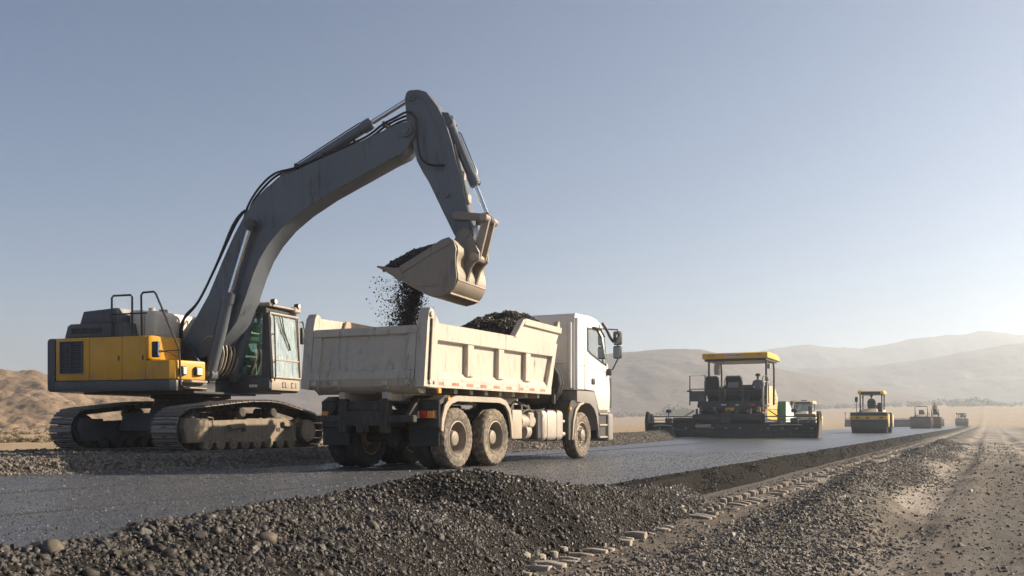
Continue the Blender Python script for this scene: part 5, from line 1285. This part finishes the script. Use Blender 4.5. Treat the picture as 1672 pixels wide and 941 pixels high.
bm = B(); box(bm, .52, .55, -.12, .35, 1.4, 1.56, .01); box(bm, .5, .55, -1.45, -1.25, 1.34, 1.6, .02); pp('warning_plate', bm, M['paveryellow'], deck)
for yc, w, nm in ((.12, .43, 0), (1.25, .34, 1), (-1.08, .36, 1)):
    bm = B(); box(bm, 1.6, 2.1, yc-w, yc+w, 2.05, 2.22, .06, 2); tz = 3.16 if yc > 0 else 2.5; prism(bm, [(1.42, 2.2), (1.6, 2.2), (1.55, tz), (1.42, tz+.04), (1.36, tz-.06)], yc-w, yc+w, b=.06, seg=2); box(bm, 1.65, 2.0, yc-.15, yc+.15, 1.74, 2.05)
    st = pp('seat', bm, M['rubber'])
    if nm == 1 and yc < 0: continue
    bm = B(); tube(bm, [(1.33, yc-w-.04, 1.75), (1.3, yc-w-.04, 2.95), (1.3, yc-w+.08, 3.22), (1.3, yc+w-.08, 3.22), (1.3, yc+w+.04, 2.95), (1.33, yc+w+.04, 1.75)], .022)
    tube(bm, [(1.31, yc-w-.04, 2.3), (1.31, yc+w+.04, 2.3)], .018); pp('seat_guard', bm, M['grey'], st)
    if nm == 0: bm = B(); box(bm, 1.335, 1.36, yc-.27, yc+.27, 2.62, 2.9, .02); pp('seat_back_plate', bm, M['cabgrey'], st)
bm = B(); box(bm, 2.2, 2.55, -1.2, 1.6, 1.74, 2.6, .06); prism(bm, [(2.2, 2.6), (2.55, 2.8), (2.6, 2.6)], -1.0, .9, b=.02); box(bm, 1.5, 2.0, .62, .85, 1.74, 2.55, .04); box(bm, 1.5, 2.0, -.62, -.45, 1.74, 2.5, .04); pp('control_console', bm, K, deck)
bm = B()
tube(bm, [(.85, 2.3, 1.7), (.85, 2.3, 3.25), (.9, 1.5, 3.25), (.9, 1.45, 1.7)], .035); tube(bm, [(.85, 2.3, 2.55), (.9, 1.45, 2.55)], .025); tube(bm, [(.85, 2.45, 2.45), (.85, 2.2, 2.45)], .05)
box(bm, .8, 1.0, 1.5, 2.3, 1.9, 2.45, .03); tube(bm, [(.9, -1.45, 1.7), (.9, -1.45, 2.9), (1.3, -1.5, 3.2), (2.2, -1.5, 3.0), (2.4, -1.5, 1.8)], .03, 8, 4)
tube(bm, [(.9, -1.4, 2.45), (.9, 1.4, 2.45)], .02); tube(bm, [(.9, -.5, 1.74), (.9, -.5, 2.45)], .02); tube(bm, [(.9, .7, 1.74), (.9, .7, 2.45)], .02)
pp('deck_rail', bm, M['grey'], deck)
bm = B(); tube(bm, [(2.0, 1.02, 3.3), (2.0, 1.05, 3.55)], .03); lathe(bm, [(.001, -.3), (.16, -.28), (.19, 0), (.16, .28), (.001, .3)], (2.1, 1.15, 3.62), 16, 'z'); pp('exhaust_drum', bm, M['alu'], deck)
# clutter between the screed and the deck: hoses, brackets, boxes, a ladder on the right
q = random.Random(12)
bm = B()
for k in range(16):
    y0, y1 = q.uniform(-1.4, 1.6), q.uniform(-1.4, 1.6); z0, z1 = q.uniform(.75, 1.1), q.uniform(1.3, 1.6)
    tube(bm, [(.35, y0, z0), (q.uniform(.3, .45), (y0*2+y1)/3, z0+.1), (q.uniform(.35, .5), (y0+2*y1)/3, z1-.15), (.6, y1, z1)], q.uniform(.018, .035), 6, 4)
pp('hydraulic_hoses', bm, M['rubber'])
for k in range(9):
    yy = -1.35 + k*.36; z0 = q.uniform(1.22, 1.5); bm = B(); box(bm, .42, .6, yy, yy+q.uniform(.1, .24), z0, z0+q.uniform(.08, .2), .015)
    pp('junction_box', bm, q.choice([M['grey'], M['tan'], M['under'], M['cabgrey']]))
bm = B()
for y_ in (-1.52, -1.72): tube(bm, [(.75, y_, .7), (.85, y_, 2.6), (1.1, y_, 2.9), (1.5, y_, 2.9)], .025, 6)
for k in range(6): tube(bm, [(.77+k*.012, -1.52, .85+k*.28), (.77+k*.012, -1.72, .85+k*.28)], .02, 6)
pp('ladder', bm, M['tan'])
for y_, h_ in ((-1.0, 1.5), (-.35, 1.42), (.75, 1.5), (1.55, 1.65), (1.75, 1.5)):
    bm = B(); cyl(bm, (.12, y_, .95), (.2, y_, h_), .045); cyl(bm, (.15, y_, 1.15), (.2, y_, h_), .06); pp('lift_cylinder', bm, M['grey'], scr)
for sd in (-1, 1):
    bm = B(); box(bm, -.08, .15, sd*3.2-.18, sd*3.2+.18, .8, 1.02, .03); tube(bm, [(.02, sd*3.2, 1.0), (.02, sd*3.2, 1.32)], .025); box(bm, -.06, .1, sd*3.2-.14, sd*3.2+.14, 1.3, 1.48, .03); pp('screed_control', bm, M['grey'], scr)
for k in range(12):
    yy = -4.1 + k*.7; bm = B(); box(bm, -.075, -.055, yy, yy+.12, .47, .53, .01); pp('heater_tap', bm, q.choice([M['tan'], M['alu'], M['under']]), scr)
# canopy
bm = B(); prism(bm, [(1.45, 4.14), (1.45, 4.42), (1.55, 4.46), (3.9, 4.46), (4.7, 4.36), (5.0, 4.2), (5.0, 4.1), (4.6, 4.14)], -1.62, 1.8, b=.03, seg=2); can = pp('canopy', bm, M['paveryellow'])
bm = B(); box(bm, 1.55, 4.6, -1.52, 1.7, 4.02, 4.137, .02); pp('canopy_lining', bm, K, can)
bm = B()
for (y, z) in ((-1.5, 1.7), (1.5, 1.7)):
    tube(bm, [(1.7, y, 1.74), (1.7, y, 4.05)], .055); tube(bm, [(4.2, y*.95, 1.74), (4.2, y*.95, 3.6), (3.9, y*.95, 4.05)], .05, 8, 4)
pp('canopy_post', bm, K, can)
bm = B(); box(bm, 1.43, 1.447, -.32, .58, 4.24, 4.39, .01); pl = pp('name_plate', bm, M['white_mark'], can)
bm = B()
q = random.Random(4); y = .54
while y > -.28:
    w = q.uniform(.05, .09); box(bm, 1.422, 1.43, y-w, y, 4.27, 4.36); y -= w+.03
for y0 in (1.3, 1.5): box(bm, 1.44, 1.447, y0-.13, y0, 4.29, 4.34)
box(bm, 1.44, 1.447, -1.3, -1.05, 4.3, 4.36)
pp('lettering', bm, M['cabgrey'], pl)
bm = B(); cyl(bm, (2.4, -1.42, 3.75), (2.4, -1.58, 3.75), .13, seg=18); pp('round_mirror', bm, M['tan'], can)
bm = B(); prism(bm, [(2.7, 1.5), (5.6, 1.5), (5.6, 2.2), (4.7, 2.75), (2.7, 2.75)], -1.38, 1.3, b=.05, seg=2); ech = pp('engine_cover', bm, M['paleyellow'])
bm = B()
for z in (2.2, 2.0, 1.8): box(bm, 4.9, 5.1, -1.392, -1.375, z, z+.09)
pp('badge', bm, M['black_mark'], ech)
bm = B(); prism(bm, [(2.0, .9), (5.2, .9), (5.2, 1.48), (2.0, 1.48)], -1.42, -1.26, b=.03); pp('side_panel', bm, M['paveryellow'], ech)
bm = B(); box(bm, 5.2, 5.7, -1.34, 1.34, .9, 1.6, .04); pp('front_bulkhead', bm, M['green'])
bm = B(); box(bm, 5.71, 5.79, -1.79, 1.79, .8, 1.97, .02); hop = pp('hopper', bm, M['green'])
for sd in (-1, 1):
    a, b = sorted((sd*1.70, sd*1.78)); bm = B(); prism(bm, [(5.8, .8), (8.9, .7), (8.9, 1.1), (8.4, 1.3), (6.6, 1.95), (5.8, 1.95)], a, b, b=.02); pp('hopper_wing', bm, M['sunlitgreen'], hop)
bm = B(); box(bm, 5.8, 8.8, -1.69, 1.69, .7, .78, .01); pp('hopper_floor', bm, M['green'], hop)
person('paver operator in blue-grey work clothes and dark cap on the right-hand seat', pw(1.8, -1.05, 2.36), 25.6, M['grey_cloth'], M['dark_cloth'], M['dark_cloth'], scale=1.1)

# ================================================================== rollers
def marks(bm, x, ys, z0, z1):
    for a, w in ys: box(bm, x-.012, x, a-w, a, z0, z1)
def roller(name, label, loc, phi, body, band, w=1.25, top=3.2, canopy=True, cabin=False, tyres=False, group='rollers working along the road', sc=1.0):
    r = thing(name, label, 'roller', (loc[0], loc[1], 0), heading(phi), group); r.scale = (sc,)*3
    def q(nm, bm, m, par=None): return obj(nm, bm, m, par or r)
    if tyres:
        for xx in (0, 3.3):
            for k in range(4):
                y = -w+.3+k*(2*w-.6)/3 + (0 if xx == 0 else .0)
                bm = B(); lathe(bm, tyre_prof(.55, .48, .3), (xx, y, .55), 40, closed=True); lathe(bm, [(.001, -.1), (.31, -.12), (.31, .12), (.001, .1)], (xx, y, .55), 24); q('wheel', bm, M['inner_tyre'])
    else:
        for xx in (0, 3.5):
            bm = B(); lathe(bm, [(.2, -w+.06), (.58, -w+.06), (.6, -w), (.66, -w), (.66, w), (.6, w), (.58, w-.06), (.2, w-.06)], (xx, 0, .66), 56)
            cyl(bm, (xx, -w-.02, .66), (xx, w+.02, .66), .2); q('drum', bm, M['drum'])
    for xx, s in ((0, -1), (3.5, 1)):
        for sd in (-1, 1):
            bm = B(); a, b = sorted((sd*(w+.03), sd*(w+.11))); prism(bm, [(xx-.5, .9), (xx-.2, .45), (xx+.2, .45), (xx+.5, .9), (xx+.62, 1.4), (xx-.62, 1.4)], a, b, b=.02); q('drum_arm', bm, body)
        bm = B(); xa, xb = sorted((xx+s*.5, xx+s*.74)); box(bm, xa, xb, -w-.05, w+.05, 1.0, 1.3, .04, 2); bd = q('yoke_band', bm, band)
        if s < 0:
            bm = B(); marks(bm, xa, ((w-.3, .28), (.2, .22), (-w+.5, .26)), 1.1, 1.2); q('lettering', bm, M['black_mark'], bd)
        bm = B(); prism(bm, [(xx-.7, 1.3), (xx+.7, 1.3), (xx+.62, 1.5), (xx-.55, 1.56)], -w-.05, w+.05, b=.04, seg=2); box(bm, xx+(.3 if s > 0 else -.72), xx+(.72 if s > 0 else -.3), -w+.1, w-.1, .92, 1.0); q('water_tank', bm, K)
    bm = B(); prism(bm, [(.55, .7), (2.95, .7), (2.95, 1.5), (2.6, 1.8), (.9, 1.7), (.55, 1.5)], -w*.72, w*.72, b=.06, seg=2); q('body', bm, body)
    bm = B(); prism(bm, [(-.45, 1.55), (.7, 1.6), (.8, 1.85), (.1, 1.8)], -w*.42, w*.42, b=.05, seg=2); q('rear_hood', bm, M['tan'])
    bm = B(); box(bm, 1.3, 1.8, -.3, .3, 1.75, 1.95, .05); prism(bm, [(1.2, 1.9), (1.34, 1.9), (1.28, 2.45), (1.18, 2.45)], -.3, .3, b=.04); box(bm, 2.1, 2.3, -.35, .35, 1.75, 2.15, .04); tube(bm, [(2.1, 0, 2.15), (1.95, 0, 2.3)], .03); q('seat', bm, M['rubber'])
    wc = w*.62
    if canopy:
        bm = B()
        for x in (.75, 2.6):
            for y in (-wc, wc): tube(bm, [(x, y, 1.55), (x, y, top-.25)], .05)
        for y in (-wc, wc): tube(bm, [(.75, y, 1.95), (2.6, y, 1.95)], .03)
        q('canopy_post', bm, K)
        bm = B(); prism(bm, [(.5, top-.26), (.5, top-.06), (.62, top), (2.75, top), (2.9, top-.08), (2.9, top-.26)], -wc-.15, wc+.15, b=.04, seg=2); cn = q('canopy', bm, band)
        bm = B(); box(bm, .485, .5, -wc+.08, wc-.08, top-.25, top-.07, .005); box(bm, .6, 2.8, -wc, wc, top-.3, top-.262); q('canopy_lining', bm, K, cn)
        bm = B()
        for y in (-wc, wc): box(bm, .42, .52, y-.06, y+.06, top-.2, top-.1, .02)
        cyl(bm, (.8, wc, top), (.8, wc, top+.12), .05); q('roof_lamp', bm, M['yellowlamp'], cn)
        bm = B(); tube(bm, [(.7, wc+.1, 1.5), (.6, wc+.25, 1.6), (.6, wc+.25, 2.4)], .025); box(bm, .56, .64, wc+.15, wc+.37, 2.35, 2.75, .04); q('mirror', bm, K)
        bm = B(); box(bm, .6, .75, -wc+.02, -wc+.3, 1.6, 2.3, .05); cyl(bm, (.7, wc-.2, top-.5), (.55, wc-.2, top-.5), .07); q('control_box', bm, K)
        if cabin:
            for nm, P in (('rear_window', (.72, .735, -wc+.05, wc-.05, 1.75, top-.3)), ('front_window', (2.6, 2.615, -wc+.05, wc-.05, 1.75, top-.3)), ('side_window', (.8, 2.55, -wc-.01, -wc+.005, 1.75, top-.3)), ('side_window', (.8, 2.55, wc-.005, wc+.01, 1.75, top-.3))):
                bm = B(); box(bm, *P); q(nm, bm, M['glass'])
            bm = B(); box(bm, 1.3, 1.6, -.25, .25, top, top+.1, .03); q('roof_hatch', bm, K, cn)
    else:
        bm = B()
        tube(bm, [(.8, wc, 1.5), (.8, wc, top-.4), (.8, wc-.1, top-.3), (.8, -wc+.1, top-.3), (.8, -wc, top-.4), (.8, -wc, 1.5)], .045); tube(bm, [(.8, wc, 2.2), (2.2, wc, 2.2), (2.4, wc, 1.6)], .03); tube(bm, [(.8, -wc, 2.2), (2.2, -wc, 2.2), (2.4, -wc, 1.6)], .03)
        q('roll_bar', bm, K)
    return r
def rw(loc, phi, x, y, z, s=1.0):
    a = heading(phi); return (loc[0]+s*(x*math.cos(a)-y*math.sin(a)), loc[1]+s*(x*math.sin(a)+y*math.cos(a)), z*s)
M['rust'] = paint('reddish_brown_paint', (0.13, 0.045, 0.025), 0.5, dust=0.2)
L1 = (26.95, 73.8); roller('drum_roller', 'yellow-banded drum roller with open canopy on the right-hand lane', L1, 26, M['paleyellow'], M['paveryellow'])
person('roller driver in a teal shirt under the open yellow canopy', rw(L1, 26, 1.5, .05, 1.98), 26, M['teal_cloth'], M['dark_cloth'], M['dark_cloth'], scale=1.05)
L2 = (26.2, 88.6); roller('rubber_tyred_roller', 'faded yellow roller with glazed cab and rubber tyres just beyond the paver screed', L2, 25, M['paleyellow'], M['paleyellow'], w=1.2, top=2.75, cabin=True, tyres=True)
person('dark-clothed roller driver seen through the cab glass beyond the paver', rw(L2, 25, 1.45, 0, 1.72), 25, M['dark_cloth'], M['dark_cloth'], M['dark_cloth'], scale=.95)
L3 = (53.6, 128.5); roller('drum_roller', 'far reddish-brown drum roller with bare roll bar and no canopy, seat empty', L3, 26, M['rust'], M['rust'], w=1.22, top=3.2, canopy=False)
L4 = (57.6, 133.5); roller('drum_roller', 'narrow reddish-brown far roller with its driver sitting high, right beside another', L4, 26, M['rust'], M['rust'], w=.72, top=2.9, canopy=False)
person('far driver in a tan shirt and dark cap riding the narrow roller', rw(L4, 26, 1.3, .1, 2.4), 26, M['tan_cloth'], M['dark_cloth'], M['dark_cloth'], scale=1.25)
L5 = (89.5, 195.0); roller('drum_roller', 'farthest small roller with a pale canopy near the vanishing road end', L5, 26, M['tan'], M['tan'], w=1.1, top=2.7)

def far_paver(label, c, w, h):
    r = thing('road_paver', label, 'road paver', (c[0], c[1], 0), heading(25.6), 'distant pavers down the road')
    bm = B(); box(bm, 0, .8, -w, w, .03, h*.55, .05); box(bm, .2, .9, -w+.1, w-.1, h*.5, h*.86, .05); cyl(bm, (.3, -w, h*.9), (.3, w, h*.9), .1); obj('screed', bm, K, r)
    bm = B()
    for k in range(7): tube(bm, [(.1, -w+.1+k*(2*w-.2)/6, h*.5), (.1, -w+.1+k*(2*w-.2)/6, h*1.12)], .05)
    tube(bm, [(.1, -w+.1, h*1.1), (.1, w-.1, h*1.1)], .04); obj('rail', bm, K, r)
    bm = B()
    for y in (w-.1, w-.9): tube(bm, [(.4, y, h*.5), (.4, y, h*1.9)], .07); box(bm, .3, .5, y-.1, y+.1, h*1.5, h*1.95, .03)
    obj('control_post', bm, M['tan'], r)
    bm = B(); box(bm, 1.2, 4.5, -1.3, 1.3, .5, h*1.05, .1); obj('body', bm, K, r)
far_paver('long low distant paver half hidden behind the yellow-banded roller', (62.2, 166.0), 5.6, 1.35)
far_paver('small distant paver just left of the farthest roller', (87.5, 203.0), 1.9, 1.4)
# ================================================================== hills
def hill_mat(name, a, b, c, sc):
    m, nt, p, out = nodes_of(name)
    tc = N(nt, 'ShaderNodeTexCoord').outputs['Object']
    f = noise(nt, tc, sc, 7, 0.65); g = noise(nt, tc, sc*9, 5, 0.7)
    col = mix(nt, ramp(nt, f, 0.35, 0.65), c4(a), c4(b))
    col = mix(nt, math_(nt, 'MULTIPLY', ramp(nt, g, 0.5, 0.64), 0.6), col, c4(c))
    col = mix(nt, math_(nt, 'MULTIPLY', ramp(nt, noise(nt, tc, sc*40, 4, 0.7), 0.56, 0.64), 0.75), col, (c[0]*.7, c[1]*.75, c[2]*.7, 1))
    nt.links.new(col, p.inputs['Base Color']); p.inputs['Roughness'].default_value = 1; p.inputs['Specular IOR Level'].default_value = 0.1
    bump(nt, p, g, 0.8, 1.0/sc*.02)
    return m
M['hill'] = hill_mat('dry_hillside', (0.27, 0.195, 0.13), (0.17, 0.122, 0.082), (0.085, 0.065, 0.048), 0.06)
M['mount'] = hill_mat('mountain_slope', (0.18, 0.148, 0.132), (0.155, 0.128, 0.115), (0.125, 0.105, 0.095), 0.012)
def ridge(name, label, D, prof, mat, depth, steps=150, amp=.25, seed=1, base=0.0, lift=1.0, rough=0.0):
    """a hill whose crest follows (pixel column, pixel height) samples turned into bearings and heights at distance D"""
    bx = np.array([math.atan((p-836)/1600) for p, _ in prof]); hh = np.array([(690-q)/1600*D*math.cos(b) + CAM_H for (p, q), b in zip(prof, bx)])
    b = np.linspace(bx[0], bx[-1], 420); crest = np.interp(b, bx, hh)*lift
    ker = np.hanning(25); ker /= ker.sum(); crest = np.convolve(np.pad(crest, 12, 'edge'), ker, 'valid')
    v = np.linspace(-1, 1, steps); BB, VV = np.meshgrid(b, v, indexing='ij')
    r = D + VV*depth; X = r*np.sin(BB); Y = r*np.cos(BB)
    u = BB*D
    k = 1.0/depth
    gully = 1-np.abs(2*fbm(u*k*2.6+VV*.8, VV*1.1+seed, 5, seed, .55)-1)
    spur = fbm(u*k*1.2, VV*1.3, 4, seed+20)
    prof_v = np.where(VV < 0, np.cos(np.clip(-VV, 0, 1)*PI/2)**1.15, np.cos(VV*PI/2))
    flank = np.clip(np.abs(VV)*2.2, 0, 1)
    Z = crest[:, None]*prof_v*(1 - amp*flank*(gully-.2) - .5*amp*flank*(spur-.5)) + crest[:, None]*0.05*(fbm(u*k*9, VV*9, 4, seed+5, .65)-.5)*1.2 + rough*(fbm(u*.35, VV*depth*.35, 4, seed+9, .6)-.5)
    edge = np.minimum(sstep(0, .06, (BB-b[0])/(b[-1]-b[0])), sstep(0, .06, (b[-1]-BB)/(b[-1]-b[0])))
    heightfield(name, X, Y, Z*edge - 3 + base, mat, kind='structure', label=label, cat='hill')
ridge('hill', 'dry brown eroded hill rising at the far left', 210, [(-700, 560), (-400, 570), (-150, 590), (0, 603), (25, 607), (40, 606), (52, 601), (75, 609), (110, 622), (180, 638), (280, 650), (400, 662), (520, 676), (640, 688)], M['hill'], 80, steps=260, amp=.85, seed=3, base=2.0, lift=1.1, rough=1.6)
ridge('mountain', 'broad hazy ridge behind the white truck cab and paver', 700, [(-600, 640), (0, 650), (250, 640), (420, 622), (520, 605), (640, 597), (760, 590), (900, 580), (1010, 570), (1060, 565), (1110, 561), (1150, 564), (1190, 573), (1230, 584), (1280, 597), (1340, 608), (1450, 630), (1600, 655), (1800, 670)], M['mount'], 200, seed=5, lift=1.00)
ridge('mountain', 'middle hazy mountain rising towards the right edge', 1040, [(1000, 650), (1150, 640), (1240, 612), (1290, 599), (1350, 594), (1420, 594), (1480, 586), (1540, 578), (1600, 566), (1650, 558), (1700, 553), (1800, 545), (1950, 556), (2300, 590), (2700, 620)], M['mount'], 230, seed=8, lift=1.00)
ridge('mountain', 'palest and most distant mountain crest along the right skyline', 1490, [(700, 650), (1000, 610), (1180, 585), (1260, 572), (1310, 566), (1360, 570), (1400, 573), (1430, 568), (1480, 558), (1530, 553), (1580, 547), (1620, 543), (1650, 548), (1700, 556), (1800, 552), (2000, 570), (2400, 610)], M['mount'], 230, seed=12, lift=1.05)

# ================================================================== far belt of trees and scrub
M['leaf'] = stone_mat('grey_green_foliage', (0.035, 0.045, 0.025), (0.085, 0.095, 0.055), (0.12, 0.11, 0.07), 0.2, 0.9, 2)
def leaf_card(seed):
    r = random.Random(seed); v = np.array([(r.uniform(-1, 1), r.uniform(-1, 1), r.uniform(-1, 1)) for _ in range(6)]); return v, np.array([(0, 1, 2), (3, 4, 5), (0, 2, 4)])
LEAF = [leaf_card(i) for i in range(8)]
pts, szs = [], []
for k in range(420):
    band = rnd.random()
    px = rnd.uniform(960, 1800) if band < .75 else rnd.uniform(430, 1000)
    D = rnd.gauss(540, 15) if px > 1240 else rnd.gauss(490, 15)
    b = math.atan((px-836)/1600); x, y = D*math.sin(b), D*math.cos(b)
    clump = float(fbm(np.array(px*.02), np.array(3.0), 3, 66)); hgt = rnd.uniform(1.6, 4.2)*(0.5+1.2*max(0, clump-.3))*(1.5 if rnd.random() < .12 else 1)
    z0 = float(ground_h(np.array(x), np.array(y))); w = hgt*rnd.uniform(.6, 1.3); m_ = 60
    q = rng.normal(size=(m_, 3)); q /= np.linalg.norm(q, axis=1)[:, None]; q *= rng.uniform(.3, 1, m_)[:, None]**.5
    pts.append(np.array([x, y, z0+hgt*.5]) + q*np.array([w, w, hgt*.55])); szs.append(rng.uniform(.25, .6, m_)*hgt/4)
scatter('tree_belt', np.concatenate(pts), np.concatenate(szs), M['leaf'], LEAF, kind='stuff', label='hazy belt of trees and scrub across the far plain', cat='trees')
# dry tufts on the desert at the left
pts, szs = [], []
for k in range(900):
    b = math.radians(rnd.uniform(-33, 2)); D = 38*(170/38)**rnd.random(); x, y = D*math.sin(b), D*math.cos(b)
    if to_ns(np.array(x), np.array(y))[0] > -19.5: continue
    z0 = float(ground_h(np.array(x), np.array(y))); h_ = rnd.uniform(.06, .17); m_ = 22
    q = rng.normal(size=(m_, 3))*np.array([h_, h_, h_*.5]); q[:, 2] = np.abs(q[:, 2]); pts.append(np.array([x, y, z0]) + q); szs.append(rng.uniform(.3, .7, m_)*h_)
M['tuft'] = stone_mat('dry_grass', (0.11, 0.085, 0.05), (0.22, 0.175, 0.105), (0.2, 0.16, 0.1), 0.2, 0.95, 3)
scatter('dry_scrub', np.concatenate(pts), np.concatenate(szs), M['tuft'], LEAF, kind='stuff', label='low dry tufts scattered over the desert on the left', cat='scrub')

# ================================================================== air
HAZE_D = 0.0009
m = bpy.data.materials.new('air_haze'); m.use_nodes = True; nt = m.node_tree; nt.nodes.clear()
out = nt.nodes.new('ShaderNodeOutputMaterial'); pvn = nt.nodes.new('ShaderNodeVolumePrincipled')
pvn.inputs['Color'].default_value = (0.83, 0.915, 0.985, 1); pvn.inputs['Density'].default_value = HAZE_D; pvn.inputs['Anisotropy'].default_value = 0.6
nt.links.new(pvn.outputs[0], out.inputs['Volume'])
bm = B(); box(bm, -2800, 2800, -2800, 2800, -6, 143)
hz_ = obj('haze', bm, m); tag(hz_, 'thin pale dust haze filling the air over the plain', 'haze', kind='stuff'); m.volume_intersection_method = 'FAST' if False else 'ACCURATE' if hasattr(m, 'volume_intersection_method') else None

# ================================================================== light, sky, camera
SUN_AZ, SUN_EL = 77.0, 27.0
w = bpy.data.worlds.new('World'); S.world = w; w.use_nodes = True; nt = w.node_tree; nt.nodes.clear()
sky = nt.nodes.new('ShaderNodeTexSky'); sky.sky_type = 'NISHITA'; sky.sun_disc = False
sky.sun_elevation = math.radians(SUN_EL); sky.sun_rotation = math.radians(SUN_AZ)
sky.altitude = 4500; sky.air_density = 1.2; sky.dust_density = 0.3; sky.ozone_density = 1.6
bg = nt.nodes.new('ShaderNodeBackground'); bg.inputs[1].default_value = 0.05
wo = nt.nodes.new('ShaderNodeOutputWorld'); nt.links.new(sky.outputs[0], bg.inputs[0]); nt.links.new(bg.outputs[0], wo.inputs[0])
sun = bpy.data.lights.new('sun', 'SUN'); sun.energy = 5.0; sun.angle = math.radians(0.6); sun.color = (1.0, 0.83, 0.63)
so = bpy.data.objects.new('sun', sun); link(so)
sa, se = math.radians(SUN_AZ), math.radians(SUN_EL)
sd_ = Vector((math.sin(sa)*math.cos(se), math.cos(sa)*math.cos(se), math.sin(se)))
so.rotation_euler = sd_.to_track_quat('Z', 'Y').to_euler(); so.location = (60, 10, 40)
cam = bpy.data.cameras.new('camera'); co = bpy.data.objects.new('camera', cam); link(co)
co.location = (0, 0, CAM_H); co.rotation_euler = (PI/2, 0, 0)
cam.sensor_width = 36; cam.lens = 36*1600/1672; cam.shift_y = (690-470.5)/1672
cam.clip_start = 0.05; cam.clip_end = 20000
S.camera = co
